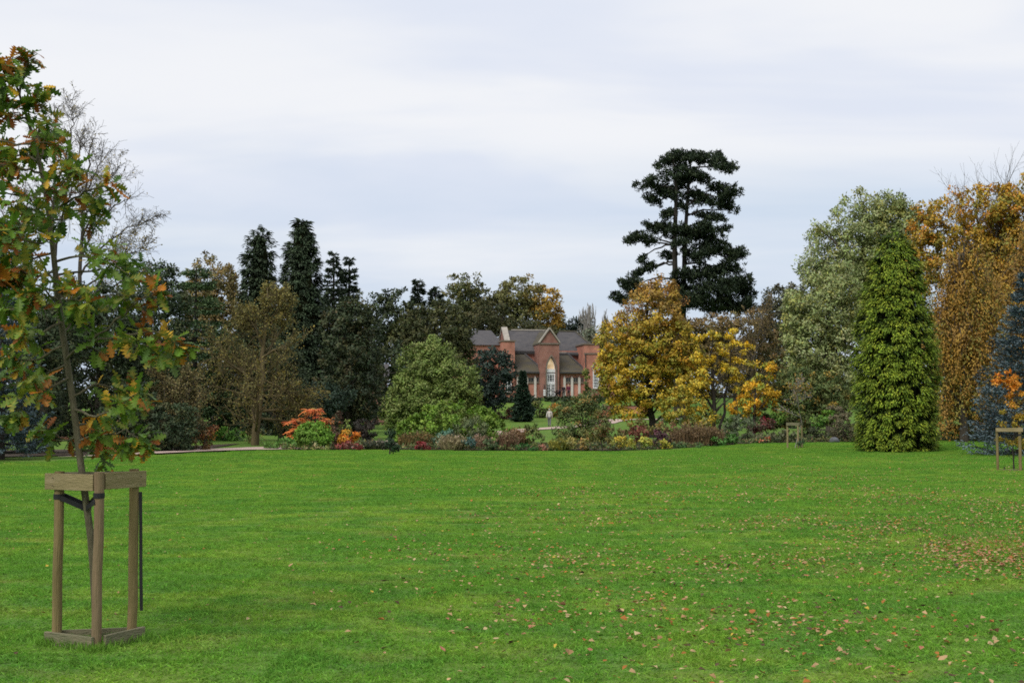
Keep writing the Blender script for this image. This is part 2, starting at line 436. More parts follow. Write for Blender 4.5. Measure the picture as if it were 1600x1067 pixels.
def twiggy(name, label, cat, Y, box, seed, bark, cfg=None, trunk=0.2, leaves=None, group=None, base=None, stems=1, minr=0.006, dep=0.9):
    """bare or thinly leaved tree fitted to a photograph box (x0, x1, ytop); leaves = (pal, leafpx, per twig)"""
    r = np.random.default_rng(seed)
    c = dict(TW); c.update(cfg or {})
    x0, x1, yt = box
    bx = base if base is not None else (x0 + x1) / 2
    B = ground_at(bx, Y); H = at(bx, yt, Y)[2] - B[2]; Wd = SZ(x1 - x0, Y)
    out, tips = [], []
    for s in range(stems):
        d0 = np.array((0.0, 0, 1)) if stems == 1 else np.array((r.normal(0, 0.18), r.normal(0, 0.18), 1))
        grow(r, np.array((0.0, 0, -0.1)) + np.array((r.normal(0, 0.25) if s else 0, 0, 0)), d0, H * 0.9, trunk, 0, c, out, tips)
    allp = np.concatenate([p for p, _, _ in out])
    lo, hi = np.percentile(allp, 0.5, axis=0), np.percentile(allp, 99.5, axis=0)
    cx = (lo[0] + hi[0]) / 2; sx = Wd / (hi[0] - lo[0]); sz = H / hi[2]; sy = Wd * dep / (hi[1] - lo[1]); cy = (lo[1] + hi[1]) / 2
    ox = SZ((x0 + x1) / 2 - bx, Y)
    def warp(P):
        f = np.clip(P[:, 2:3] / (0.35 * hi[2]), 0, 1)
        Q = P.copy()
        Q[:, 0] = P[:, 0] * (1 - f[:, 0]) + ((P[:, 0] - cx) * sx + ox) * f[:, 0]
        Q[:, 1] = P[:, 1] * (1 - f[:, 0]) + ((P[:, 1] - cy) * sy) * f[:, 0]
        Q[:, 2] = P[:, 2] * sz
        return Q
    polys = [(warp(P), np.maximum(R, minr), k) for P, R, k in out]
    root = thing(name, label, cat, B, group)
    big = [q for q, o in zip(polys, out) if o[2] >= 4]; small = [q for q, o in zip(polys, out) if o[2] < 4]
    link('trunk', tubes_mesh('trunk', big, bark), root)
    tw = link('twigs', tubes_mesh('twigs', small, bark, smooth=False), root); tw['kind'] = 'stuff'
    if leaves:
        pal, lp, per = leaves[:3]; pxm = Y / 1280.0
        T = [warp(t) for t in tips]
        n = len(T) * per
        ti = np.repeat(np.arange(len(T)), per)
        TP = np.stack([t[[0, -1]] for t in T]); s = r.uniform(0, 1.05, n)[:, None]
        P = TP[ti, 0] * (1 - s) + TP[ti, 1] * s + r.normal(0, 0.04 + 0.8 * pxm, (n, 3))
        if len(leaves) > 3: P = P[leaves[3](P[:, 2] / H, r)]
        n = len(P)
        V, F, C = leaf_geo(P, rand_dir(r, n) + np.array((0, 0, -0.2)), rand_dir(r, n) + np.array((0, 0, 0.5)), lp * pxm * r.uniform(0.7, 1.3, n), lp * 0.65 * pxm, pick_cols(r, pal, n) * r.uniform(0.75, 1.25, (n, 1)))
        link('crown', new_mesh('crown', V, F, LEAF, C), root)
    return root

def cypress(name, label, Y, px, ytop, prof, seed, tipc, inc, ntuft, nper, tuft, leaf, droop=0.9, base_py=None, cat='conifer', group=None, mat=None, bark=None, noise=0.12, tops=((0, 1.0),), open_base=0.0, asp=0.36):
    """columnar conifer of drooping sprays; prof = [(t, half width px)] from the ground up"""
    r = np.random.default_rng(seed)
    B = ground_at(px, Y); H = at(px, ytop, Y)[2] - B[2]
    tt = np.array([p[0] for p in prof]); rw = np.array([SZ(p[1], Y) for p in prof])
    root = thing(name, label, cat, B, group)
    t = r.uniform(open_base, 1, ntuft * 3); rt = np.interp(t, tt, rw)
    keep = r.random(ntuft * 3) < (rt + 0.12 * rw.max()) / (1.12 * rw.max()); t = t[keep][:ntuft]; rt = rt[keep][:ntuft]; n = len(t)
    th = r.uniform(0, 2 * PI, n)
    back = (np.sin(th) > 0.35) & (r.random(n) < 0.45); th[back] = -th[back]
    f = dirnoise(r, 9, 3.0); dn = f(np.stack([np.cos(th) * 1.5, np.sin(th) * 1.5, t * 9], 1))
    inner = r.random(n) < 0.14
    rho = rt * np.where(inner, r.uniform(0.6, 0.8, n), r.uniform(0.86, 1.02, n)) * (1 + noise * dn)
    xo = np.zeros(n)
    if len(tops) > 1:
        tp = np.array(tops); w = r.integers(0, len(tops), n)
        s_ = sst(0.55, 1.0, t); xo = SZ(1, Y) * tp[w, 0] * s_
        t = t * (1 - (1 - tp[w, 1]) * s_)
    C = np.stack([np.cos(th) * rho + xo, np.sin(th) * rho, t * H], 1)
    out = np.stack([np.cos(th), np.sin(th), np.full(n, 0.25)], 1)
    ncl = max(6, n // 5); cq = r.integers(0, ncl, n)          # tufts gather into clumps
    near = np.argsort(np.argsort(t * 40 + th * 0)) * 0
    CC = C[:ncl]; D2 = np.empty(n, int)
    for q0 in range(0, n, 400):
        dd2 = ((C[q0:q0 + 400, None, :] - CC[None]) ** 2).sum(-1); D2[q0:q0 + 400] = dd2.argmin(1)
    C = np.where(inner[:, None], C, C * 0.55 + CC[D2] * 0.45)
    ax = nrm(out + rand_dir(r, n) * 0.35)
    R0 = C - ax * tuft * 0.55
    ci = np.repeat(np.arange(n), nper); m = len(ci)
    s = r.random(m) ** 0.8
    ln = tuft * r.uniform(0.7, 1.35, n)[ci]
    lat = rand_dir(r, m)
    a = ax[ci]
    P = R0[ci] + a * (ln * s)[:, None] + lat * (0.25 * ln * (0.35 + s))[:, None] * np.array((1, 1, 0.8)); P[:, 2] -= droop * 0.55 * ln * s * s
    D = nrm(a * 0.9 + lat * 0.55 + np.array((0, 0, -1)) * (droop * (0.2 + 1.1 * s))[:, None])
    U = nrm(out[ci] * 0.7 + np.array((0, 0, 0.5)) + rand_dir(r, m) * 0.5)
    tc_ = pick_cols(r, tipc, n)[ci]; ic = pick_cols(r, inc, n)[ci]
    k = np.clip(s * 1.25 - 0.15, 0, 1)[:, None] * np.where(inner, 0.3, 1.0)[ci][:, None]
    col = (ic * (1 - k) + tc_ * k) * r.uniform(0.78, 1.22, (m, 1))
    okz = P[:, 2] > 0.05; P, D, U, col, ci, s, lat = P[okz], D[okz], U[okz], col[okz], ci[okz], s[okz], lat[okz]; m = len(P)
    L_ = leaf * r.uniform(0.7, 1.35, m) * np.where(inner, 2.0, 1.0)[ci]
    V, F, Cc = leaf_geo(P, D, U, L_, L_ * asp, col, NC=nrm(out[ci] * 0.6 + lat * 0.8 + np.array((0, 0, 0.35))))
    V[:, 2] = np.maximum(V[:, 2], 0.0)
    link('crown', new_mesh('crown', V, F, mat or NEEDLE, Cc, nrms=LN[0]), root)
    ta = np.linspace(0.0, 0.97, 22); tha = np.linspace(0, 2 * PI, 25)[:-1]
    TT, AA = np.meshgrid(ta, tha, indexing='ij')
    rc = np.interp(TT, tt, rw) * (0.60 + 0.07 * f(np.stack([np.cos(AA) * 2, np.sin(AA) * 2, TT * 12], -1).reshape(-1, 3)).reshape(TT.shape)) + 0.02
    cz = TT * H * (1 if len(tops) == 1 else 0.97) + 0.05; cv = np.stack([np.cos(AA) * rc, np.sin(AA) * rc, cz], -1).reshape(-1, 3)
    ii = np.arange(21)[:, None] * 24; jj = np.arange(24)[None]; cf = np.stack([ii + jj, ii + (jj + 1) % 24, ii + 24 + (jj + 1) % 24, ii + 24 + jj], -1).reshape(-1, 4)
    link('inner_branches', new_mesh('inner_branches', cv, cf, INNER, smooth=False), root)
    polys = [(np.array([(0, 0, -0.1), (0, 0, H * 0.3), (0, 0, H * 0.93)]), np.array((0.035 * H, 0.025 * H, 0.004 * H)), 8)]
    for i in range(36):
        q = r.integers(0, n); z0 = max(0.15, C[q, 2] - 0.05 * H)
        polys.append((curve_pts((xo[q] * 0.6, 0, z0), R0[q], 4), 0.006 * H * np.linspace(1, 0.3, 4), 4))
    link('trunk', tubes_mesh('trunk', polys, bark or BARK), root)
    return root

def spruce(name, label, Y, px, ytop, halfw, seed, pal, nwh=26, nbr=9, cat='conifer', group=None, open_=0.25, droop=0.12, tipup=0.18, leafpx=3.2, bot=0.03, prof=1.0, dens=1.0, wid=0.30, bark=None, base_y=None, zjit=0.6):
    r = np.random.default_rng(seed)
    B = ground_at(px, Y); H = at(px, ytop, Y)[2] - B[2]; Rm = SZ(halfw, Y); pxm = Y / 1280.0
    root = thing(name, label, cat, B, group)
    Pn, Dn, Un, Cn = [], [], [], []
    polys = [(np.array([(0, 0, -0.1), (0, 0, H * 0.4), (0, 0, H * 0.99)]), np.array((0.02 * H, 0.013 * H, 0.003 * H)), 7)]
    for w in range(nwh):
        t = bot + (1 - bot) * ((w + r.uniform(-0.4, 0.4)) / nwh); t = min(max(t, bot), 0.985)
        Rl = Rm * (1 - t) ** prof + 0.012 * H
        for b in range(nbr):
            az = 2 * PI * (b + r.uniform(-0.35, 0.35)) / nbr + w * 0.7
            ln = Rl * r.uniform(0.68, 1.12)
            o = np.array((math.cos(az), math.sin(az), 0.0)); sd = np.array((-o[1], o[0], 0))
            z0 = min(t + r.uniform(-0.5, 0.5) / nwh * zjit, 0.99) * H
            s = np.linspace(0, 1, 6)
            pts = o[None] * (s * ln)[:, None]; pts[:, 2] = z0 + ln * (0.12 * s - droop * 4 * s * (1 - s * 0.6) * 0.5 + tipup * s ** 3) 
            polys.append((pts, 0.004 * H * (1 - t * 0.6) * np.linspace(1, 0.3, 6), 4))
            m = int(dens * (10 + 26 * ln / Rm)) 
            ss = r.uniform(open_, 1.0, m) ** 0.8
            base = np.stack([np.interp(ss, s, pts[:, k]) for k in range(3)], 1)
            sg = r.choice((-1, 1), m)
            tl = ln * wid * (1.15 - 0.8 * ss) + 0.06 * Rm
            nn = 5
            u = r.random((m, nn))
            P = base[:, None, :] + (sd[None, None, :] * sg[:, None, None] + o[None, None, :] * 0.75) * (tl[:, None] * u)[:, :, None]
            P[:, :, 2] -= (tl[:, None] * u ** 2) * 0.25
            P += r.normal(0, 0.025 * ln + 0.3 * pxm, P.shape) * np.array((1, 1, 0.7))
            D = np.broadcast_to((sd[None, :] * sg[:, None] * 0.6 + o[None, :])[:, None, :], P.shape) + r.normal(0, 0.5, P.shape) + np.array((0, 0, 0.12))
            Pn.append(P.reshape(-1, 3)); Dn.append(D.reshape(-1, 3))
            Cn.append(np.repeat(pick_cols(r, pal, 1), m * nn, 0))
    P = np.concatenate(Pn); D = np.concatenate(Dn); C = np.concatenate(Cn); n = len(P)
    P[:, 2] = np.maximum(P[:, 2], 0.04)
    U = np.array((0, 0, 1.0)) + r.normal(0, 0.5, (n, 3))
    L_ = leafpx * pxm * r.uniform(0.7, 1.3, n)
    V, F, Cc = leaf_geo(P, D, U, L_, L_ * 0.4, C * r.uniform(0.82, 1.18, (n, 1)), NC=nrm(U * 0.8 + nrm(D) * 0.5))
    link('crown', new_mesh('crown', V, F, NEEDLE, Cc, nrms=LN[0]), root)
    link('trunk', tubes_mesh('trunk', polys, bark or BARK_DK), root)
    return root

def blades(name, label, cat, Y, px, halfw, h_px, seed, pal, n=260, lean=0.35, group=None, wpx=1.3, heads=None, dep=0.7):
    """tuft or drift of upright grassy stems"""
    r = np.random.default_rng(seed)
    B = ground_at(px, Y); W_ = SZ(halfw, Y); H = SZ(h_px, Y); pxm = Y / 1280.0
    th = r.uniform(0, 2 * PI, n); rr = np.sqrt(r.random(n))
    P = np.stack([np.cos(th) * rr * W_ * 0.85, np.sin(th) * rr * W_ * dep, np.zeros(n)], 1)
    P[:, 2] = g(P[:, 0] + B[0], P[:, 1] + B[1]) - B[2]
    D = np.array((0, 0, 1.0)) + P * np.array((1, 1, 0)) / W_ * lean + r.normal(0, 0.16, (n, 3)) * np.array((1, 1, 0.3))
    L_ = H * r.uniform(0.55, 1.08, n) * (1 - 0.3 * rr ** 2)
    V, F, C = leaf_geo(P, D, rand_dir(r, n), L_, wpx * pxm * r.uniform(0.8, 1.4, n), pick_cols(r, pal, n) * r.uniform(0.75, 1.25, (n, 1)))
    root = thing(name, label, cat, B, group)
    C = C * np.array((0.72, 0.78, 0.72))
    link('stems', new_mesh('stems', V, F, LEAF, C), root)
    T = P + nrm(D) * (L_ * 0.85)[:, None]
    m = n
    ti = np.arange(n)
    hp = heads or pal
    V, F, C = leaf_geo(T[ti] + r.normal(0, 0.07 * H + 0.5 * pxm, (m, 3)), rand_dir(r, m) + np.array((0, 0, 0.6)), rand_dir(r, m), 2.4 * pxm, 1.5 * pxm, pick_cols(r, hp, m) * r.uniform(0.75, 1.25, (m, 1)))
    C = C * np.array((0.72, 0.78, 0.72))
    link('flower_heads' if heads else 'leaves', new_mesh('heads', V, F, LEAF, C), root)
    return root

# ================================================================== THE SETTING
def grass_mat(name, blade):
    m, nt, out = mat_new(name)
    N = nt.nodes.new; L = nt.links.new
    pos = N('ShaderNodeNewGeometry').outputs['Position']
    def noise(scale, detail, stretch):
        mp_ = N('ShaderNodeMapping'); L(pos, mp_.inputs[0]); mp_.inputs['Scale'].default_value = stretch
        n_ = N('ShaderNodeTexNoise'); n_.inputs['Scale'].default_value = scale; n_.inputs['Detail'].default_value = detail; L(mp_.outputs[0], n_.inputs['Vector'])
        return n_.outputs[0]
    def rng(src, a, b, lo=0.0, hi=1.0):
        r_ = N('ShaderNodeMapRange'); r_.interpolation_type = 'SMOOTHSTEP'; L(src, r_.inputs[0]); r_.inputs[1].default_value = a; r_.inputs[2].default_value = b
        r_.inputs[3].default_value = lo; r_.inputs[4].default_value = hi; return r_.outputs[0]
    def mix(f, a, b):
        x = N('ShaderNodeMix'); x.data_type = 'RGBA'; L(f, x.inputs['Factor'])
        for k, v in (('A', a), ('B', b)):
            if isinstance(v, tuple): x.inputs[k].default_value = (*v, 1)
            else: L(v, x.inputs[k])
        return x.outputs['Result']
    big = rng(noise(0.35, 4, (0.6, 1.0, 0)), 0.35, 0.65)
    mid = rng(noise(1.6, 5, (0.7, 1.0, 0)), 0.36, 0.66)
    fine = rng(noise(9, 4, (1, 1, 0)), 0.3, 0.7)
    c = mix(big, (0.178, 0.378, 0.040), (0.285, 0.452, 0.056))
    c = mix(mid, c, (0.150, 0.345, 0.043))
    dry = rng(noise(0.9, 6, (0.8, 1.2, 0.3)), 0.54, 0.76, 0, 0.5)
    c = mix(dry, c, (0.40, 0.42, 0.10))
    fm = N('ShaderNodeMapRange'); L(fine, fm.inputs[0]); fm.inputs[3].default_value = 0.8; fm.inputs[4].default_value = 1.2
    sc_ = N('ShaderNodeVectorMath'); sc_.operation = 'SCALE'; L(c, sc_.inputs[0]); L(fm.outputs[0], sc_.inputs['Scale'])
    col = sc_.outputs[0]
    b = N('ShaderNodeBsdfPrincipled'); b.inputs['Roughness'].default_value = 0.65 if blade else 0.95; b.inputs['Specular IOR Level'].default_value = 0.25 if blade else 0.05
    if blade:
        a = N('ShaderNodeAttribute'); a.attribute_name = 'Col'
        mu = N('ShaderNodeMix'); mu.data_type = 'RGBA'; mu.blend_type = 'MULTIPLY'; mu.inputs['Factor'].default_value = 1
        L(col, mu.inputs['A']); L(a.outputs['Color'], mu.inputs['B']); col = mu.outputs['Result']
        L(col, b.inputs['Base Color'])
        t = N('ShaderNodeBsdfTranslucent'); L(col, t.inputs['Color'])
        mx = N('ShaderNodeMixShader'); mx.inputs[0].default_value = 0.42
        L(b.outputs[0], mx.inputs[1]); L(t.outputs[0], mx.inputs[2]); L(mx.outputs[0], out.inputs[0])
    else:
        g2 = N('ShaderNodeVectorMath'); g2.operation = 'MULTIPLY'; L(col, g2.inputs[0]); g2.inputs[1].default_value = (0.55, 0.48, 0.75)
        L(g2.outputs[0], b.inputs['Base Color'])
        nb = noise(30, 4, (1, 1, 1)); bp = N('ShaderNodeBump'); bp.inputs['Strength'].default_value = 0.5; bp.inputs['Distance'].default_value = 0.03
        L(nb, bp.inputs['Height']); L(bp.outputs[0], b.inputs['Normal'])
        L(b.outputs[0], out.inputs[0])
    return m
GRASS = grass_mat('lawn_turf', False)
BLADE = grass_mat('grass_blade', True)
SOIL = P_mat('soil', (0.035, 0.025, 0.016), (0.075, 0.055, 0.035), scale=2.5, bump=0.8, bscale=12, rough=0.95)
GRAVEL = P_mat('path_gravel', (0.43, 0.31, 0.26), (0.52, 0.40, 0.34), scale=1.5, bump=0.5, bscale=40, rough=0.95, spec=0.1)

xs = np.unique(np.concatenate([np.linspace(-60, 60, 97), np.linspace(-700, -60, 17), np.linspace(60, 700, 17)]))
ys = np.unique(np.concatenate([np.linspace(-60, 4, 9), np.linspace(4, 80, 115), np.linspace(80, 165, 60), np.linspace(165, 1500, 30)]))
X_, Y_ = np.meshgrid(xs, ys)
V = np.stack([X_, Y_, g(X_, Y_)], -1).reshape(-1, 3)
nx, ny = len(xs), len(ys)
i = (np.arange(ny - 1)[:, None] * nx + np.arange(nx - 1)[None, :]).ravel()
F = np.stack([i, i + 1, i + 1 + nx, i + nx], 1)
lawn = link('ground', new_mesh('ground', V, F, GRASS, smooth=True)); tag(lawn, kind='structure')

def strip(name, pts, mat, lift, sub=10, wob=0.05, seed=1):
    """ribbon sheet draped on the ground; pts = (x, y, width)"""
    r = np.random.default_rng(seed)
    P = np.array(pts, float); t = np.linspace(0, len(P) - 1, (len(P) - 1) * sub + 1)
    # Catmull-Rom
    Q = []
    for u in t:
        k = min(int(u), len(P) - 2); f = u - k
        p0, p1, p2, p3 = P[max(k - 1, 0)], P[k], P[k + 1], P[min(k + 2, len(P) - 1)]
        Q.append(0.5 * ((2 * p1) + (-p0 + p2) * f + (2 * p0 - 5 * p1 + 4 * p2 - p3) * f ** 2 + (-p0 + 3 * p1 - 3 * p2 + p3) * f ** 3))
    Q = np.array(Q); T = nrm(np.gradient(Q[:, :2], axis=0)); Nn = np.stack([-T[:, 1], T[:, 0]], 1)
    cols = np.linspace(-0.5, 0.5, 5); V = []
    for c in cols:
        w = Q[:, 2] * c + (r.normal(0, wob, len(Q)) if abs(c) == 0.5 else 0)
        xy = Q[:, :2] + Nn * w[:, None]
        V.append(np.stack([xy[:, 0], xy[:, 1], g(xy[:, 0], xy[:, 1]) + lift], 1))
    V = np.stack(V, 1).reshape(-1, 3); n = len(Q)
    i = (np.arange(n - 1)[:, None] * 5 + np.arange(4)[None, :]).ravel()
    o = link(name, new_mesh(name, V, np.stack([i, i + 5, i + 6, i + 1], 1)[:, ::-1], mat, smooth=True))
    return tag(o, kind='structure'), Q
PATH = [(-15.2, 43.0, 0.2), (-13.4, 44.6, 1.1), (-11.6, 49.2, 2.6), (-9.6, 53.2, 3.2), (-6.0, 62, 2.6), (-1.5, 84, 2.4), (1.2, 104, 2.4), (4.6, 112.5, 2.6), (8.0, 121, 2.4), (10.8, 134, 3.4), (14, 137, 3.2), (26, 139, 3.0)]
path_obj, PQ = strip('path', PATH, GRAVEL, 0.055)

EDGE = [(-60, 18), (-40, 27), (-30, 33), (-24, 36.5), (-19.5, 39.2), (-14.6, 41.6), (-12.2, 45), (-10.4, 49.6), (-9.4, 50.6), (-6.5, 53.6), (-5.5, 54.6), (-2.5, 53.6), (0, 53.0), (4, 53.4), (7.5, 57), (10, 60.0), (14.2, 64.6), (17.5, 66), (22, 68), (27, 66), (34, 60), (60, 50)]
EX, EY = np.array([e[0] for e in EDGE]), np.array([e[1] for e in EDGE])
def lawn_edge(x): return np.interp(x, EX, EY)
def bed_sheet(name, x0, x1, depth, lift=0.03, n=60, seed=3):
    r = np.random.default_rng(seed)
    x = np.linspace(x0, x1, n); e = lawn_edge(x) + r.normal(0, 0.1, n)
    rows = []
    for k in range(7):
        y = e + depth * k / 6; rows.append(np.stack([x, y, g(x, y) + lift], 1))
    V = np.stack(rows, 0).reshape(-1, 3)
    i = (np.arange(6)[:, None] * n + np.arange(n - 1)[None, :]).ravel()
    return tag(link(name, new_mesh(name, V, np.stack([i, i + 1, i + 1 + n, i + n], 1), SOIL, smooth=True)), kind='structure')
bed_sheet('flower_bed', -9.3, 17.0, 7.5)
bed_sheet('woodland_floor', 17.0, 45, 12, lift=0.035, seed=4)
# soil under the trees beyond the path on the left
nb = 30
xb = np.linspace(-45, -12.6, nb); eb = np.interp(xb, [-60, -34, -20, -14.2, -11.6, -9.6], [22, 33.5, 40, 43.8, 49.2, 53.2]) + 1.6
rows = [np.stack([xb, eb + k * 2.2, g(xb, eb + k * 2.2) + 0.03], 1) for k in range(6)]
Vb = np.concatenate(rows); ib = (np.arange(5)[:, None] * nb + np.arange(nb - 1)[None, :]).ravel()
tag(link('shrubbery_soil', new_mesh('shrubbery_soil', Vb, np.stack([ib, ib + 1, ib + 1 + nb, ib + nb], 1), SOIL, smooth=True)), kind='structure')

# ================================================================== THE BRICK HOUSE
def brick_mat(name, c1, c2):
    m, nt, out = mat_new(name)
    N = nt.nodes.new; L = nt.links.new
    co = N('ShaderNodeTexCoord').outputs['Object']
    sp = N('ShaderNodeSeparateXYZ'); L(co, sp.inputs[0])
    ad = N('ShaderNodeMath'); ad.operation = 'ADD'; L(sp.outputs[0], ad.inputs[0]); L(sp.outputs[1], ad.inputs[1])
    cb = N('ShaderNodeCombineXYZ'); L(ad.outputs[0], cb.inputs[0]); L(sp.outputs[2], cb.inputs[1])
    bt = N('ShaderNodeTexBrick'); L(cb.outputs[0], bt.inputs['Vector']); bt.inputs['Scale'].default_value = 1.0
    bt.inputs['Brick Width'].default_value = 0.225; bt.inputs['Row Height'].default_value = 0.075; bt.inputs['Mortar Size'].default_value = 0.006
    bt.inputs['Color1'].default_value = (*c1, 1); bt.inputs['Color2'].default_value = (*c2, 1); bt.inputs['Mortar'].default_value = (0.34, 0.27, 0.22, 1)
    nz = N('ShaderNodeTexNoise'); nz.inputs['Scale'].default_value = 0.9; nz.inputs['Detail'].default_value = 6; L(co, nz.inputs['Vector'])
    mr = N('ShaderNodeMapRange'); L(nz.outputs[0], mr.inputs[0]); mr.inputs[1].default_value = 0.3; mr.inputs[2].default_value = 0.7; mr.inputs[3].default_value = 0.68; mr.inputs[4].default_value = 1.2
    sc_ = N('ShaderNodeVectorMath'); sc_.operation = 'SCALE'; L(bt.outputs[0], sc_.inputs[0]); L(mr.outputs[0], sc_.inputs['Scale'])
    b = N('ShaderNodeBsdfPrincipled'); b.inputs['Roughness'].default_value = 0.9; b.inputs['Specular IOR Level'].default_value = 0.15; L(sc_.outputs[0], b.inputs['Base Color'])
    L(b.outputs[0], out.inputs[0]); return m
BRICK = brick_mat('brick_red', (0.47, 0.18, 0.125), (0.38, 0.145, 0.10))
BRICK2 = brick_mat('brick_brown', (0.30, 0.125, 0.095), (0.25, 0.105, 0.08))
SLATE = P_mat('slate', (0.062, 0.060, 0.065), (0.10, 0.092, 0.09), scale=1.4, rough=0.8, stretch=(1, 1, 2.5), bump=0.3, bscale=9, spec=0.2, coords='obj')
SLATE_M = P_mat('slate_mossy', (0.075, 0.07, 0.062), (0.105, 0.09, 0.052), scale=0.8, rough=0.85, stretch=(1, 1, 2), bump=0.3, bscale=9, spec=0.2, coords='obj')
STONE = P_mat('stone_pale', (0.40, 0.36, 0.31), (0.28, 0.25, 0.21), scale=2.5, rough=0.9, bump=0.2, coords='obj')
STONE_L = P_mat('stone_limewash', (0.62, 0.58, 0.53), (0.50, 0.46, 0.41), scale=2.5, rough=0.9, coords='obj')
STONE_DK = P_mat('stone_dark', (0.20, 0.165, 0.13), (0.13, 0.105, 0.085), scale=2.5, rough=0.9, coords='obj')
WHITE = P_mat('white_paint', (0.80, 0.80, 0.80), (0.70, 0.70, 0.71), scale=3, rough=0.5, coords='obj')
GUTTER = P_mat('gutter_dark', (0.03, 0.03, 0.032), (0.05, 0.05, 0.05), scale=3, rough=0.5, coords='obj')
GLASS = P_mat('window_glass', (0.03, 0.035, 0.042), (0.06, 0.07, 0.08), scale=1.2, rough=0.08, spec=0.6, coords='obj')
HOUSE_Y = 160.0; TH = math.radians(-9)
CT, ST = math.cos(TH), math.sin(TH)
HZ = gz(4.6, HOUSE_Y)
house = thing('brick_house', 'red brick house with slate roofs and gabled porch behind the hedge', 'building', (SZ(58, HOUSE_Y) / 1.0014, HOUSE_Y, HZ), rz=-TH)
def hu(px, v=0.0): return (SZ(px - 858, HOUSE_Y) - v * ST) / CT
def hz_(py, v=0.0): return at(858, py, HOUSE_Y + v)[2] - HZ
def hpart(mb, name, mat, parent=None, smooth=False): return mb.build(name, mat, parent or house, smooth)
# main block, left half: gabled roof
v0, v1 = 4.0, 8.2
uL, uR = hu(788, v0), hu(858, v0)
ze = hz_(548, v0); zr = hz_(518.5, v1)
hpart(MB().box(uL, hu(916, v0), v0, v1 * 2 - v0, -0.3, ze), 'wall', BRICK)
mb = MB().prism([(0, 0)] * 3, 0, 0) if False else MB()
def roof_gable(ua, ub, va, vb, z0, z1, th=0.16, over=0.3):
    vm = (va + vb) / 2; k = (z1 - z0) / (vm - va)
    m_ = MB()
    for s, ve in ((1, va - over), (-1, vb + over)):
        zo = z0 - over * k
        A = [(ua, ve, zo), (ub, ve, zo), (ub, vm, z1), (ua, vm, z1)]
        Bt = [(x, y, z + th) for x, y, z in A]
        m_.add(A + Bt, [(0, 3, 2, 1), (4, 5, 6, 7), (0, 1, 5, 4), (1, 2, 6, 5), (2, 3, 7, 6), (3, 0, 4, 7)])
    return m_
rf = hpart(roof_gable(hu(798, v0) - 0.1, hu(866, v0), v0, 2 * v1 - v0, ze, zr), 'roof', SLATE)
hpart(MB().beam((hu(799, v1), v1, zr + 0.22), (hu(866, v1), v1, zr + 0.22), 0.3, 0.16), 'ridge', STONE, rf)
hpart(MB().box(hu(805, v0), hu(846, v0), v0 - 0.42, v0 - 0.28, ze - 0.42, ze - 0.24), 'gutter', GUTTER, rf)
# left gable end with raised stone coping
gl_ = hu(798, v0)
gable = hpart(MB().add([(gl_ - 0.45, v0 - 0.1, -0.3), (gl_ - 0.45, 2 * v1 - v0 + .1, -0.3), (gl_ - 0.45, 2 * v1 - v0 + .1, ze), (gl_ - 0.45, v1, zr + 0.3), (gl_ - 0.45, v0 - 0.1, ze),
                        (gl_, v0 - 0.1, -0.3), (gl_, 2 * v1 - v0 + .1, -0.3), (gl_, 2 * v1 - v0 + .1, ze), (gl_, v1, zr + 0.3), (gl_, v0 - 0.1, ze)],
                       [(4, 3, 2, 1, 0), (5, 6, 7, 8, 9), (0, 1, 6, 5), (1, 2, 7, 6), (2, 3, 8, 7), (3, 4, 9, 8), (4, 0, 5, 9)]), 'gable', BRICK2)
hpart(MB().beam((gl_ - 0.2, v0 - 0.5, ze - 0.2), (gl_ - 0.2, v1, zr + 0.5), 0.75, 0.22), 'coping', STONE, gable)
hpart(MB().beam((gl_ - 0.2, 2 * v1 - v0 + .5, ze - 0.2), (gl_ - 0.2, v1 + 0.01, zr + 0.5), 0.75, 0.22), 'coping', STONE, gable)
# left pier
hpart(MB().box(hu(785, 0.3), hu(804.5, 0.3), 0.3, 4.6, -0.5, hz_(534, .3)), 'pier', BRICK)
hpart(MB().box(hu(785, .3) - 0.12, hu(804.5, .3) + 0.12, 0.18, 4.7, hz_(534, .3) + 0.002, hz_(532.5, .3) + 0.03), 'cornice', STONE_DK)
# right block: hipped roof
a0, a1 = hu(874, v0), hu(938, v0)
r0_, r1_ = hu(878, v1), hu(905, v1)
zeR = hz_(551, v0); zrR = hz_(517.5, v1)
ov = 0.3
mb = MB().add([(a0 - 0.6, v0 - ov, zeR - 0.1), (a1 + ov, v0 - ov, zeR - 0.1), (a1 + ov, 2 * v1 - v0 + ov, zeR - 0.1), (a0 - 0.6, 2 * v1 - v0 + ov, zeR - 0.1), (r0_, v1, zrR), (r1_, v1, zrR),
               (a0 - 0.6, v0 - ov, zeR - 0.25), (a1 + ov, v0 - ov, zeR - 0.25), (a1 + ov, 2 * v1 - v0 + ov, zeR - 0.25), (a0 - 0.6, 2 * v1 - v0 + ov, zeR - 0.25)],
              [(0, 1, 5, 4), (1, 2, 5), (2, 3, 4, 5), (3, 0, 4), (6, 7, 1, 0), (7, 8, 2, 1), (8, 9, 3, 2), (9, 6, 0, 3), (9, 8, 7, 6)])
rf2 = hpart(mb, 'roof', SLATE)
hpart(MB().beam((r0_, v1, zrR + .05), (r1_, v1, zrR + .05), 0.28, 0.16).beam((r1_, v1, zrR + .05), (a1 + ov, v0 - ov, zeR - 0.02), 0.22, 0.12).beam((r1_, v1, zrR + .05), (a1 + ov, 2 * v1 - v0 + ov, zeR - 0.02), 0.22, 0.12), 'ridge', SLATE_M, rf2)
hpart(MB().box(a0, hu(914, v0), v0 - 0.45, v0 - 0.31, zeR - 0.36, zeR - 0.2), 'gutter', GUTTER, rf2)
hpart(MB().box(hu(916, v0) + 0.01, a1, v0 + 0.02, 2 * v1 - v0, -0.3, zeR - 0.26), 'wall', BRICK)
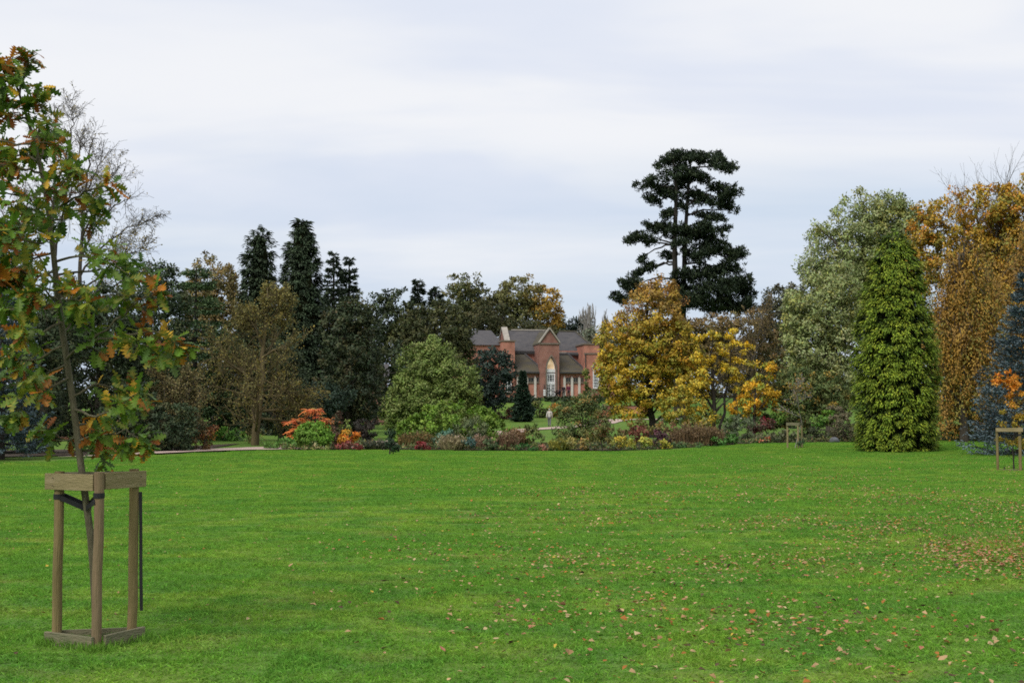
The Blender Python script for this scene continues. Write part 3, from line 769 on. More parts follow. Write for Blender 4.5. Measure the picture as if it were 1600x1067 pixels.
# right pavilion with tall window
p0, p1 = hu(914, 0), hu(937.5, 0)
hpart(MB().box(p0, p1, 0, 5.0, -0.5, hz_(538, 0)), 'pier', BRICK)
hpart(MB().box(p0 - 0.12, p1 + 0.12, -0.12, 5.1, hz_(538, 0) + .002, hz_(536.3, 0) + 0.03), 'cornice', STONE_DK)
hpart(MB().box(p0 - 0.08, p1 + 0.08, -0.1, -0.002, hz_(553, 0), hz_(551, 0)), 'string_course', STONE_DK)
hpart(MB().box(p1 + 0.004, hu(962, 0.3), 0.3, 5.0, -0.5, hz_(552, 0.3)), 'wall', BRICK)
hpart(MB().box(p1 - 0.1, hu(962, 0.3) + .1, 0.1, 5.1, hz_(552, 0.3) + .003, hz_(549.5, 0.3)), 'cornice', STONE_DK)
hpart(MB().tube([(p0 + 0.12, -0.1, -0.3), (p0 + 0.12, -0.1, hz_(553, 0))], [0.06, 0.06], 8), 'downpipe', GUTTER)
def window(u0, u1, z0, z1, v, nx_, nz_, arch=0.0, fr=0.10, parent=None, mat=WHITE, sill=True, name='window'):
    """glazed window set in front face v; returns frame object"""
    m_ = MB()
    w = u1 - u0
    m_.box(u0, u0 + fr, v - 0.06, v + 0.06, z0, z1); m_.box(u1 - fr, u1, v - 0.06, v + 0.06, z0, z1)
    m_.box(u0 + fr, u1 - fr, v - 0.06, v + 0.06, z1 - fr, z1); m_.box(u0 + fr, u1 - fr, v - 0.06, v + 0.06, z0, z0 + fr)
    for i_ in range(1, nx_):
        x = u0 + w * i_ / nx_; m_.box(x - 0.03, x + 0.03, v - 0.045, v + 0.04, z0 + fr, z1 - fr)
    for i_ in range(1, nz_):
        z = z0 + (z1 - z0) * i_ / nz_; m_.box(u0 + fr, u1 - fr, v - 0.04, v + 0.035, z - 0.025, z + 0.025)
    fo = m_.build(name, mat, parent or house)
    MB().box(u0 + fr * 0.5, u1 - fr * 0.5, v + 0.005, v + 0.02, z0 + fr * 0.5, z1 - fr * 0.5).build('pane', GLASS, fo)
    if sill: MB().box(u0 - 0.1, u1 + 0.1, v - 0.2, v + 0.05, z0 - 0.14, z0 - 0.003).build('sill', STONE, fo)
    return fo
wu0, wu1 = hu(926.5, -0.05), hu(942.5, 0.25)
window(hu(927, 0), hu(936.5, 0), hz_(606, 0), hz_(577, 0), -0.065, 3, 6)
window(hu(939, 0.3), hu(949, 0.3), hz_(606, 0.3), hz_(577, 0.3), 0.23, 3, 6)
# arched window heads
def arch_head(u0, u1, zs, v, rise, th, depth, name, mat, parent=None, n=10):
    m_ = MB(); c = (u0 + u1) / 2; w = (u1 - u0) / 2
    po = [(c + (w + th) * math.cos(PI * k / n), zs + (rise + th) * math.sin(PI * k / n)) for k in range(n + 1)]
    pi_ = [(c + w * math.cos(PI * k / n), zs + rise * math.sin(PI * k / n)) for k in range(n + 1)]
    V_, F_ = [], []
    for k in range(n + 1):
        for (x, z) in (po[k], pi_[k]):
            V_.append((x, v - depth, z)); V_.append((x, v, z))
    for k in range(n):
        a, b = k * 4, k * 4 + 4
        F_ += [(a, a + 2, b + 2, b), (a + 1, b + 1, b + 3, a + 3), (a, b, b + 1, a + 1), (a + 2, a + 3, b + 3, b + 2)]
    return m_.add(V_, F_).build(name, mat, parent or house)
arch_head(hu(927, 0), hu(936.5, 0), hz_(577, 0), 0, 0.75, 0.14, 0.14, 'window_arch', STONE)
# side wings with lean-to hipped roofs and a row of stone mullions
def wing(pa, pb, hip_side):
    va = 0.6
    ua, ub = hu(pa, va), hu(pb, va); ztop = hz_(581, va)
    wl_ = hpart(MB().box(ua, ub, va, v0 - 0.01, -0.5, ztop), 'wing_wall', BRICK)
    zt = hz_(551.5, v0)
    if hip_side > 0:   # right edge slopes
        b_top = (hu(pa, v0), hu(pa + (pb - pa) * 0.30, v0))
    else:
        b_top = (hu(pa, v0), hu(pa + (pb - pa) * 0.30, v0))
    e0, e1 = ua - 0.15, ub + 0.35
    A = [(e0, va - 0.35, ztop - 0.05), (e1, va - 0.35, ztop - 0.05), (b_top[1] , v0 - 0.015, zt), (b_top[0] - 0.1, v0 - 0.015, zt), (e1, v0 - 0.015, ztop - 0.05), (e0, v0 - 0.015, ztop - 0.05)]
    Bt = [(x, y, ztop - 0.2) for x, y, z in A[:2]] + [(e1, v0 - 0.015, ztop - 0.2), (e0, v0 - 0.015, ztop - 0.2)]
    r_ = hpart(MB().add(A + Bt, [(0, 1, 2, 3), (1, 4, 2), (0, 3, 5), (6, 7, 1, 0), (7, 8, 4, 1), (9, 6, 0, 5), (9, 8, 7, 6), (3, 2, 4, 5)]), 'wing_roof', SLATE_M)
    hpart(MB().beam((e1 + .02, va - 0.37, ztop), (b_top[1] + .02, v0 - 0.05, zt + 0.04), 0.2, 0.14), 'hip_ridge', SLATE, r_)
    hpart(MB().beam((b_top[0] - 0.1, v0 - 0.1, zt + 0.08), (b_top[1], v0 - 0.1, zt + 0.08), 0.16, 0.16), 'lead_flashing', STONE, r_)
    hpart(MB().box(e0, e1, va - 0.52, va - 0.36, ztop - 0.2, ztop - 0.02), 'gutter', GUTTER, r_)
    return va
vw = wing(805, 847, 1)
wing(876, 914, 1)
def bay(pl, pr):
    """one bay of the arcade: pale mullion, glazed light above, stone transom"""
    ul, ur = hu(pl, vw), hu(pr, vw)
    hpart(MB().box(ul - 0.13, ul + 0.16, vw - 0.16, vw - 0.002, hz_(621, vw), hz_(591, vw)).add([(ul - .1, vw - .16, hz_(591, vw) + .002), (ul + .13, vw - .16, hz_(591, vw) + .002), (ul + .13, vw - .01, hz_(591, vw) + .002), (ul - .1, vw - .01, hz_(591, vw) + .002), (ul + .015, vw - .085, hz_(586.5, vw))], [(0, 1, 4), (1, 2, 4), (2, 3, 4), (3, 0, 4), (3, 2, 1, 0)]), 'mullion', STONE_L)
    window(ul + 0.18, ur - 0.15, hz_(597, vw), hz_(589.5, vw), vw - 0.07, 2, 1, fr=0.06, mat=STONE_DK, sill=False, name='window')
    hpart(MB().box(ul + 0.165, ur - 0.135, vw - 0.12, vw - 0.003, hz_(599, vw), hz_(597.2, vw)), 'transom', STONE_DK)
for a_, b_ in ((809, 823), (823, 836), (836, 847), (882, 894), (894, 905.5), (905.5, 914)): bay(a_, b_)
# porch with lancet arch
q0, q1 = hu(843.5, 0), hu(874, 0); qc = hu(861.5, 0); zg = hz_(537, 0); za = hz_(516, 0) ; qm = (q0 + q1) / 2
ar0, ar1 = hu(854.5, 0), hu(868.5, 0); zsp = hz_(577, 0); zap = hz_(557, 0)
aw = (ar1 - ar0); R_ = (( (zap - zsp) ** 2 + (aw / 2) ** 2)) / aw
def lancet(x0, x1, zs, zt, n=9):
    w = x1 - x0; cx = (x0 + x1) / 2; h = zt - zs; R = (h * h + (w / 2) ** 2) / w
    t1 = math.asin(min(1, h / R)); L_ = [(x0 + R - R * math.cos(t1 * k / n), zs + R * math.sin(t1 * k / n)) for k in range(n + 1)]
    return L_            # left side, springing to apex
left = lancet(ar0, ar1, zsp, zap); qc = (ar0 + ar1) / 2
right = [(2 * qc - x, z) for x, z in left]
zcut = zg
mb = MB()
gt = lambda x: zg + (za - zg) * (1 - abs(x - qm) / (qm - q0))
mb.prism([(q0, -0.5), (ar0, -0.5)] + left + [(qc, zcut), (q0, zcut)], 0, 0.55)
mb.prism([(ar1, -0.5), (q1, -0.5), (q1, zcut), (qc, zcut)] + right[::-1], 0, 0.55)
porch = hpart(mb, 'porch_wall', BRICK2)
hpart(MB().box(q0 + 0.003, q0 + 0.5, 0.553, v0 + 3, -0.5, zg - 0.003).box(q1 - 0.5, q1 - 0.003, 0.553, v0 + 3, -0.5, zg - 0.003), 'porch_side', BRICK2)
hpart(MB().prism([(q0, zg + 0.003), (q1, zg + 0.003), (qm, za)], 0.02, 0.5), 'porch_gable', BRICK2, porch)
hpart(MB().box(q0 - 0.12, q1 + 0.12, -0.14, 0.018, zg - 0.08, zg + 0.10), 'string_course', STONE_DK, porch)
sl = (za - zg) / (qm - q0)
prf = MB()
for s in (-1, 1):
    e = qm + s * (qm - q0 + 0.06); ze_ = za - (qm - q0 + 0.06) * sl
    A = [(e, 0.0, ze_ + 0.02), (qm, 0.0, za + 0.02), (qm, v0 + 4, za + 0.02), (e, v0 + 4, ze_ + 0.02)]
    Bt = [(x, y, z + 0.16) for x, y, z in A]
    prf.add(A + Bt, [(0, 1, 2, 3), (7, 6, 5, 4), (0, 4, 5, 1), (1, 5, 6, 2), (2, 6, 7, 3), (3, 7, 4, 0)])
pr_ = hpart(prf, 'porch_roof', SLATE_M, porch)
hpart(MB().beam((qm - (qm - q0 + .1), 0.15, za - (qm - q0 + .1) * sl + .25), (qm, 0.15, za + 0.28), 0.75, 0.14, up=(0, 0, 1)), 'coping', STONE, porch)
hpart(MB().beam((qm + (qm - q0 + .1), 0.15, za - (qm - q0 + .1) * sl + .25), (qm, 0.152, za + 0.28), 0.75, 0.14, up=(0, 0, 1)), 'coping', STONE, porch)
# stone surround of the arch
mo = lancet(ar0 - 0.16, ar1 + 0.16, zsp, zap + 0.26); mo_r = [(2 * qc - x, z) for x, z in mo]
li = lancet(ar0 - 0.02, ar1 + 0.02, zsp, zap + 0.03); li_r = [(2 * qc - x, z) for x, z in li]
hpart(MB().prism([(ar0 - 0.16, -0.3)] + mo + li[::-1] + [(ar0 - 0.02, -0.3)], -0.08, -0.003).prism([(ar1 + 0.02, -0.3)] + li_r + mo_r[::-1] + [(ar1 + 0.16, -0.3)], -0.08, -0.003), 'arch_surround', STONE_DK, porch)
# lit fanlight, transom, window and double door, in white frames
m, nt, out = mat_new('lit_fanlight')
b = nt.nodes.new('ShaderNodeBsdfPrincipled'); b.inputs['Base Color'].default_value = (0.55, 0.42, 0.28, 1); b.inputs['Roughness'].default_value = 0.4
tcn = nt.nodes.new('ShaderNodeTexCoord'); gr = nt.nodes.new('ShaderNodeTexNoise'); gr.inputs['Scale'].default_value = 1.3; nt.links.new(tcn.outputs['Object'], gr.inputs['Vector'])
rp = nt.nodes.new('ShaderNodeValToRGB'); nt.links.new(gr.outputs[0], rp.inputs[0])
rp.color_ramp.elements[0].color = (0.55, 0.34, 0.16, 1); rp.color_ramp.elements[0].position = .35; rp.color_ramp.elements[1].color = (1.0, 0.78, 0.48, 1); rp.color_ramp.elements[1].position = .65
nt.links.new(rp.outputs[0], b.inputs['Emission Color']); b.inputs['Emission Strength'].default_value = 0.30
nt.links.new(b.outputs[0], out.inputs[0]); LIT = m
tym = lancet(ar0 + 0.05, ar1 - 0.05, zsp + 0.05, zap - 0.06); tr_ = [(2 * qc - x, z) for x, z in tym]
hpart(MB().prism(tym + tr_[::-1][1:], 0.40, 0.44), 'fanlight', LIT, porch)
fin = lancet(ar0 + 0.10, ar1 - 0.10, zsp + 0.05, zap - 0.2); fin_r = [(2 * qc - x, z) for x, z in fin]
hpart(MB().prism(tym + fin[::-1], 0.33, 0.39).prism(fin_r + tr_[::-1], 0.33, 0.39), 'fanlight_frame', WHITE, porch)
hpart(MB().box(ar0 + 0.01, ar1 - 0.01, 0.26, 0.44, hz_(581.5, 0), zsp + 0.06), 'transom', WHITE, porch)
window(ar0 + 0.02, ar1 - 0.02, hz_(598, 0), hz_(583, 0), 0.36, 3, 4, fr=0.16, parent=porch, sill=False)
hpart(MB().box(ar0 + 0.01, ar1 - 0.01, 0.26, 0.44, hz_(600, 0), hz_(598.1, 0)), 'transom', WHITE, porch)
for k in (0, 1):
    ua = ar0 + 0.02 + k * (aw / 2 - 0.01); ub = ua + aw / 2 - 0.03
    d_ = window(ua, ub, 0.0, hz_(600.1, 0), 0.36, 2, 5, fr=0.09, parent=porch, sill=False, name='door')
    hx = ub - 0.06 if k == 0 else ua + 0.06
    MB().box(hx - 0.02, hx + 0.02, 0.24, 0.298, 1.0, 1.14).build('handle', GUTTER, d_)
# left pavilion, mostly behind the evergreen oak
c0, c1 = hu(712, 2.5), hu(784, 2.5) - 0.05; zl = hz_(540, 2.5); zt = hz_(517, 7)
hpart(MB().box(c0, c1, 2.5, 11, -0.5, zl), 'wall', BRICK)
mb = MB().add([(c0 - .3, 2.2, zl + .003), (c1 + .25, 2.2, zl + .003), (c1 + .25, 11.3, zl + .003), (c0 - .3, 11.3, zl + .003), (hu(735, 7), 7, zt), (hu(766, 7), 7, zt)], [(0, 1, 5, 4), (1, 2, 5), (2, 3, 4, 5), (3, 0, 4), (3, 2, 1, 0)])
hpart(mb, 'roof', SLATE)
window(hu(790, 0.3), hu(799, 0.3), hz_(612, .3), hz_(585, .3), 0.235, 3, 6)

# notice board beside the porch door
nbp = thing('notice_board', 'small white panelled notice board left of the white porch door', 'sign', house.matrix_basis @ Vector((hu(850.5, -0.25), -0.25, 0)), rz=-TH)
MB().box(-0.05, 0.05, -0.03, 0.03, -0.05, 1.75).build('post', GUTTER, nbp)
for k in range(3): MB().box(-0.14, 0.14, -0.06, -0.033, 0.35 + k * 0.27, 0.55 + k * 0.27).build('panel', WHITE, nbp)

# outbuilding glimpsed between the dark trees
ob_Y = 120.0
obp = ground_at(588, ob_Y)
shed = thing('brick_outbuilding', 'brick outbuilding with pale slate roof glimpsed between dark trees', 'building', obp, rz=0.1)
MB().box(-1.1, 1.0, 0, 4, -0.3, 4.0).build('wall', BRICK2, shed)
MB().add([(-1.3, -0.3, 3.95), (1.2, -0.3, 3.95), (1.2, 2, 5.6), (-1.3, 2, 5.6), (1.2, 4.3, 3.95), (-1.3, 4.3, 3.95), (-1.3, -0.3, 4.1), (1.2, -0.3, 4.1), (1.2, 2, 5.78), (-1.3, 2, 5.78), (1.2, 4.3, 4.1), (-1.3, 4.3, 4.1)],
         [(0, 3, 2, 1), (3, 5, 4, 2), (6, 7, 8, 9), (9, 8, 10, 11), (0, 1, 7, 6), (5, 11, 10, 4), (0, 6, 9, 3), (3, 9, 11, 5), (1, 2, 8, 7), (2, 4, 10, 8)]).build('roof', SLATE, shed)
MB().box(-1.15, 1.05, -0.12, -0.003, 1.7, 1.85).build('string_course', STONE_DK, shed)

# low brick terrace wall in front of the house, with piers and coping
tw_ = thing('terrace_wall', 'low red brick terrace wall beyond the golden tree', 'wall', (12.2, 144.0, gz(12.2, 144)))
MB().box(-1.6, 3.6, -0.17, 0.17, -0.3, 0.82).build('wall', BRICK, tw_)
MB().box(-1.7, 3.7, -0.23, 0.23, 0.823, 0.90).build('coping', STONE_DK, tw_)
MB().box(-2.05, -1.61, -0.25, 0.25, -0.3, 1.05).build('pier', BRICK, tw_)

# ================================================================== TREES, LEFT
DKG = [(0.036, 0.054, 0.024, 3), (0.028, 0.044, 0.021, 2), (0.055, 0.064, 0.026, 1)]
YEW = [(0.030, 0.043, 0.019, 3), (0.045, 0.053, 0.021, 2), (0.022, 0.032, 0.016, 2)]
OLIVE = [(0.070, 0.078, 0.028, 3), (0.10, 0.092, 0.028, 2), (0.05, 0.062, 0.025, 2)]
BLUE = [(0.058, 0.082, 0.090, 3), (0.082, 0.112, 0.12, 2), (0.034, 0.052, 0.058, 2)]
TAN = [(0.17, 0.125, 0.045, 3), (0.12, 0.10, 0.04, 2), (0.10, 0.09, 0.035, 1)]
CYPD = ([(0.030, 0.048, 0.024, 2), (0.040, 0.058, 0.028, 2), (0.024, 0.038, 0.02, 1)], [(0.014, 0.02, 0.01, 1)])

def bare_birch():
    Y = 78.0; r = np.random.default_rng(11); B = ground_at(100, Y); out, tips = [], []
    root = thing('bare_birch', 'tall bare grey twigged birch rising behind the young oak', 'tree', B)
    limbs = [[(95, 690, 0), (90, 520, 0), (86, 380, 0), (84, 280, 0), (86, 210, 0), (84, 162, 0)], [(98, 690, .3), (112, 560, .4), (124, 450, .5), (129, 370, .5), (132, 300, .4), (140, 245, .3), (150, 212, .2)],
             [(87, 400, 0), (100, 330, -.8), (118, 275, -1.2), (128, 225, -1.4)], [(86, 330, 0), (70, 280, .5), (58, 235, .8), (52, 205, .9)], [(128, 400, .5), (150, 355, .2), (178, 322, -.2), (205, 306, -.5)], [(126, 430, .5), (160, 385, 1.2), (195, 358, 1.6), (230, 345, 1.8)],
             [(129, 370, .5), (148, 320, -.6), (170, 285, -1), (188, 262, -1.2)], [(123, 455, .5), (160, 425, -.6), (192, 400, -1), (222, 388, -1.2)], [(131, 320, .4), (145, 280, 1), (165, 245, 1.4)], [(86, 300, 0), (104, 250, .9), (112, 200, 1.2), (114, 176, 1.3)],
             [(88, 450, 0), (60, 400, -.5), (35, 370, -.8), (10, 350, -1)], [(87, 370, 0), (60, 330, -.8), (38, 300, -1.2)], [(124, 470, .5), (150, 460, 1.4), (190, 440, 2), (215, 430, 2.2)], [(90, 490, 0), (50, 470, 1), (15, 450, 1.5)]]
    cfg = dict(TW); cfg.update(max=3, n=[0, 9, 6], t0=[0, 0.1, 0.1], seg=[0, 6, 4, 3], up=[0, 0.25, 0.05, -0.15], wig=0.13, ang=[0, (28, 62), (28, 65)], ratio=[0, (0.35, 0.6), (0.35, 0.65)], short=[0, 0.3, 0.25], rr=[0, 0.5, 0.55], sides=[8, 5, 4, 3], tap=[0.2, 0.2, 0.3, 0.4])
    for q, lm in enumerate(limbs):
        P = np.array([at(*p[:2], Y + p[2]) for p in lm]); 
        if lm[0][1] == 690: P[0, 2] = B[2] - 0.1
        n = 4 * (len(P) - 1) + 1; t = np.linspace(0, len(P) - 1, n)
        Q = np.stack([np.interp(t, np.arange(len(P)), P[:, k]) for k in range(3)], 1); Q[1:-1] += r.normal(0, 0.07, (n - 2, 3))
        big = q < 2; r0 = 0.19 if big else 0.075
        out.append((Q, np.linspace(r0, 0.018, n), 7 if big else 5))
        L_ = np.linalg.norm(np.diff(Q, axis=0), axis=1).sum()
        for k in range(20 if big else int(8 + L_ * 1.7)):
            u = r.uniform(0.42 if big else 0.18, 1.0); kk = u * (n - 1); i0 = min(int(kk), n - 2); p = Q[i0] + (Q[i0 + 1] - Q[i0]) * (kk - i0)
            ax = nrm(Q[i0 + 1] - Q[i0]); d = nrm(ax * 0.8 + r.normal(0, 0.6, 3) + np.array((0, 0, 0.15)))
            grow(r, p, d, r.uniform(0.9, 2.3) * (1.2 - 0.4 * u), 0.022, 1 if r.random() < 0.42 else 2, cfg, out, tips)
    big = [q for q in out if q[2] >= 4]; small = [q for q in out if q[2] < 4]
    mn = lambda ps: [(P, np.maximum(R, 0.0085), k) for P, R, k in ps]
    link('trunk', tubes_mesh('trunk', mn(big), BARK, B), root); tw = link('twigs', tubes_mesh('twigs', mn(small), BARK, B, smooth=False), root); tw['kind'] = 'stuff'
    T = np.concatenate(tips); h = (T[:, 2] - B[2]) / 20.0; T = T[r.random(len(T)) < np.clip(1.5 - 2.1 * h, 0.06, 1) * 0.8]; n = len(T)
    V, F, C = leaf_geo(T + r.normal(0, 0.08, (n, 3)) - B, rand_dir(r, n), rand_dir(r, n), 0.14, 0.09, pick_cols(r, [(0.17, 0.13, 0.03, 2), (0.12, 0.10, 0.03, 1)], n))
    link('leaves', new_mesh('leaves', V, F, LEAF, C), root)
bare_birch()
spruce('blue_spruce', 'blue grey spruce at the left edge behind the young oak', 42, 2, 340, 66, 21, BLUE, nwh=26, nbr=9, prof=0.7)
decid('yew_tree', 'dark yew between the left spruce and the oak trunk', 'tree', 47, [(62, 610, 55, 105), (85, 540, 45, 80)], YEW, 31, cover=3.6, leafpx=3, crad=8, trunk=0.25)
decid('yew_tree', 'dark yew directly behind the oak stem, tallest of the left shrubbery', 'tree', 50, [(150, 580, 70, 135), (185, 520, 55, 90), (120, 500, 45, 60)], YEW, 32, cover=3.6, leafpx=3, crad=8, trunk=0.25)
decid('dark_evergreen', 'dark brown green evergreen left of the feathery conifer', 'tree', 60, [(238, 530, 55, 110), (262, 480, 38, 62), (215, 600, 50, 80)], DKG, 33, cover=3.6, leafpx=3)
spruce('feathery_conifer', 'feathery mid green conifer left of the twin cypresses', 66, 304, 414, 86, 22, [(0.055, 0.088, 0.038, 2), (0.072, 0.108, 0.044, 1), (0.040, 0.066, 0.03, 1)], nwh=22, nbr=9, prof=0.55, droop=0.22, tipup=0.02, leafpx=3.3, open_=0.2, dens=1.15)
decid('tan_tree', 'rounded tan autumn tree peeping out left of the twin cypresses', 'tree', 92, [(330, 450, 40, 46), (352, 470, 35, 50), (312, 470, 30, 40), (335, 540, 45, 70)], TAN, 34, leafpx=2.5, crad=6, base=335)
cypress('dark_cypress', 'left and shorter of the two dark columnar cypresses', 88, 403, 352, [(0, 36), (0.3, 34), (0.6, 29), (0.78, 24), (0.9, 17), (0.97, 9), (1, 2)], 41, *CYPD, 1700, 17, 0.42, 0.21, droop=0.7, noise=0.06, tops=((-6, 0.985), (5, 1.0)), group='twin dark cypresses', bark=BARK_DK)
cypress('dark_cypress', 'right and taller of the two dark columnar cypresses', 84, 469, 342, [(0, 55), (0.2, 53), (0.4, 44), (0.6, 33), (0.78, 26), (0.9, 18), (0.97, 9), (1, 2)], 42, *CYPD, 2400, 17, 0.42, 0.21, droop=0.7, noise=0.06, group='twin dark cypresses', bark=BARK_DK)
spruce('open_conifer', 'open branched dark conifer with ragged tip right of the cypresses', 92, 520, 393, 54, 23, [(0.028, 0.04, 0.024, 1), (0.036, 0.05, 0.03, 1)], nwh=26, nbr=7, droop=0.05, tipup=0.10, prof=0.95, leafpx=3.2, dens=0.95, zjit=2.0)
spruce('open_conifer', 'shorter ragged conifer right of the open branched one', 93, 544, 402, 46, 24, [(0.028, 0.04, 0.024, 1), (0.036, 0.05, 0.03, 1)], nwh=26, nbr=7, droop=0.05, tipup=0.10, prof=0.95, leafpx=3.2, dens=0.95, zjit=2.0)
decid('spreading_yew', 'broad near black yew below the ragged conifers', 'tree', 72, [(545, 560, 46, 90), (530, 520, 34, 50), (525, 630, 38, 60), (572, 600, 28, 60), (560, 500, 26, 40)], YEW + [(0.05, 0.045, 0.018, 1)], 35, cover=3.8, leafpx=3, crad=8, base=545)
decid('trailing_cedar', 'dark green low cedar with drooping branch behind the orange sumac', 'tree', 69, [(505, 625, 42, 28), (530, 618, 24, 14), (490, 655, 40, 30)], [(0.03, 0.05, 0.032, 1), (0.022, 0.036, 0.022, 1)], 36, cover=3.5, crad=6, droop=0.5, base=500)
twiggy('golden_twig_tree', 'brown gold twiggy tree standing by the bend of the path', 'tree', 58, (312, 497, 440), 12, BARK_GOLD, trunk=0.19,
       cfg=dict(n=[30, 9, 7, 4], t0=[0.07, 0.15, 0.1, 0.1], ang=[(55, 98), (25, 65), (25, 65), (20, 60)], up=[0.15, 0.0, 0.05, 0.0, 0], short=[0.78, 0.4, 0.3, 0.2], wig=0.14),
       leaves=([(0.12, 0.105, 0.030, 3), (0.085, 0.082, 0.028, 2), (0.15, 0.115, 0.026, 1)], 2.2, 6), base=399, minr=0.010)
decid('tree_understorey', 'shadowy dark shrub behind the golden twiggy tree', 'shrub', 66, [(355, 600, 40, 60), (440, 620, 45, 60), (420, 560, 50, 60), (470, 660, 30, 34), (330, 640, 24, 40)], YEW, 37, cover=3.3, leafpx=3.2, crad=8, base=440)
twiggy('brown_twig_shrub', 'grey brown twiggy bush left of the golden twiggy tree', 'shrub', 50, (225, 322, 575), 13, BARK, trunk=0.07, stems=4,
       cfg=dict(n=[14, 8, 6, 4], t0=[0.08, 0.15, 0.1, 0.1], up=[0.3, 0.4, 0.2, 0.0, 0]), leaves=([(0.13, 0.10, 0.04, 2), (0.085, 0.08, 0.03, 2)], 2.2, 5), minr=0.008)
decid('laurel_bush', 'dark green laurel bush on the soil left of the path', 'shrub', 48, [(255, 670, 50, 42), (215, 660, 40, 52), (285, 680, 28, 28), (180, 675, 36, 40)], DKG, 38, cover=4.2, leafpx=3, crad=7, base=250)
decid('russet_shrub', 'small russet brown shrub at the bend of the path', 'shrub', 49.5, [(318, 688, 20, 20), (330, 678, 12, 12)], [(0.13, 0.055, 0.02, 2), (0.09, 0.06, 0.025, 2), (0.2, 0.11, 0.02, 1)], 39, cover=2.6, crad=5, base=319)
decid('green_path_shrub', 'bright green leafy shrub beyond the path under the twiggy tree', 'shrub', 64, [(361, 682, 20, 12)], [(0.08, 0.17, 0.02, 1), (0.06, 0.14, 0.02, 1)], 40, cover=4, crad=5)

decid('backing_evergreen', 'dark evergreen mass behind the left yews', 'tree', 72, [(0, 600, 70, 110), (90, 580, 70, 120), (170, 580, 60, 110), (240, 600, 50, 90), (-70, 600, 60, 110), (60, 520, 60, 60)], YEW, 310, cover=3.2, leafpx=3.8, crad=9, base=80)
decid('backing_evergreen', 'dark wood behind the twin cypresses', 'tree', 108, [(330, 590, 70, 80), (420, 560, 70, 100), (500, 560, 70, 100), (570, 570, 50, 90), (620, 600, 50, 60)], YEW, 311, cover=3.2, leafpx=3.8, crad=8, base=450)
# ---- middle distance
decid('backing_wood', 'olive brown wood seen through gaps under the yellow tree', 'tree', 180, [(1000, 600, 60, 50), (1080, 595, 60, 60), (1160, 590, 60, 60), (1240, 590, 60, 70), (1310, 600, 60, 70), (1060, 560, 50, 50)], [(0.06, 0.062, 0.03, 2), (0.085, 0.075, 0.035, 1)], 312, cover=3.5, leafpx=3.8, crad=7, base=1150)
decid('hedge_tree', 'dark evergreen screen left of the pale green tree', 'tree', 128, [(600, 520, 34, 62), (625, 500, 30, 48), (582, 560, 25, 60), (645, 560, 40, 70)], YEW, 50, cover=4.2, leafpx=2.6, crad=6)
spruce('spiky_yew', 'dark spiky topped conifer above the pale green tree', 134, 652, 440, 24, 51, [(0.024, 0.034, 0.018, 1)], nwh=18, nbr=7, droop=-0.1, tipup=0.5, leafpx=3.0, bot=0.3, zjit=2.0, prof=0.6, dens=0.8)
spruce('spiky_yew', 'smaller dark spiky conifer left of the olive crowned tree', 134, 680, 450, 24, 52, [(0.022, 0.032, 0.018, 1)], nwh=18, nbr=7, droop=-0.1, tipup=0.5, leafpx=3.0, bot=0.3, zjit=2.0, prof=0.6, dens=0.8)
decid('broad_yew', 'broad dark olive yew rising behind the pale green tree', 'tree', 126, [(676, 520, 50, 48), (640, 545, 34, 50), (702, 530, 34, 56), (685, 570, 58, 60), (726, 548, 16, 44)], [(0.044, 0.050, 0.018, 2), (0.058, 0.060, 0.02, 2), (0.032, 0.04, 0.016, 1)], 53, cover=4.2, leafpx=2.6, crad=7)
decid('olive_tree', 'olive crowned tree with a domed top above the yew', 'tree', 182, [(728, 446, 26, 18), (738, 470, 30, 24), (712, 478, 26, 30), (735, 520, 40, 60)], OLIVE, 54, leafpx=2.5, crad=6, flat=0.5)
def half_gold(C, r):
    px = C[:, 0] / C[:, 1] * 2000 + 800 + r.normal(0, 9, len(C))
    k = sst(826, 858, px)[:, None]
    top = sst(0, 1, (C[:, 2] - 12) / 8)[:, None] * 0.35
    return np.array((0.070, 0.078, 0.028)) * (1 - k) * (1 - top) + np.array((0.14, 0.11, 0.03)) * (1 - k) * top + np.array((0.26, 0.16, 0.025)) * k
decid('half_golden_tree', 'great domed tree, olive with golden right side, behind the house roof', 'tree', 185, [(810, 465, 44, 30), (845, 478, 36, 30), (785, 488, 34, 34), (862, 496, 18, 22), (815, 510, 55, 45)], OLIVE, 55, leafpx=2.5, crad=6.5, flat=0.55, colf=half_gold)
decid('dark_thicket', 'dark olive thicket behind the left house roof', 'tree', 175, [(760, 502, 40, 30), (800, 530, 60, 30), (850, 530, 40, 22), (745, 540, 30, 40)], [(0.035, 0.04, 0.016, 1), (0.05, 0.048, 0.018, 1)], 56, leafpx=2.5, crad=6)
decid('round_dark_conifer', 'small near black conifer above the right house roof', 'conifer', 200, [(888, 508, 17, 16), (880, 515, 14, 12), (902, 518, 12, 9)], [(0.014, 0.022, 0.014, 1)], 57, leafpx=2.5, crad=5, mat=NEEDLE)
for k, (a, b, t, s) in enumerate(((897, 916, 484, 61), (911, 932, 477, 62), (928, 950, 488, 63))):
    twiggy('bare_poplar', ('leftmost', 'middle', 'rightmost')[k] + ' of the three pale bare poplars beyond the house', 'tree', 320, (a, b, t), s, BARK_PALE, trunk=0.4, cfg=dict(n=[20, 7, 5, 3], up=[0.1, 1.2, 0.8, 0.4, 0], ang=[(20, 40)] * 4), minr=0.045, group='bare poplars beyond the house')
decid('distant_hedge', 'hazy grey green hedge line beyond the house roof', 'hedge', 290, [(910, 532, 40, 16), (950, 528, 36, 18), (880, 536, 30, 14), (985, 530, 34, 26)], [(0.10, 0.11, 0.075, 1), (0.13, 0.12, 0.08, 1)], 58, leafpx=2.5, crad=5)
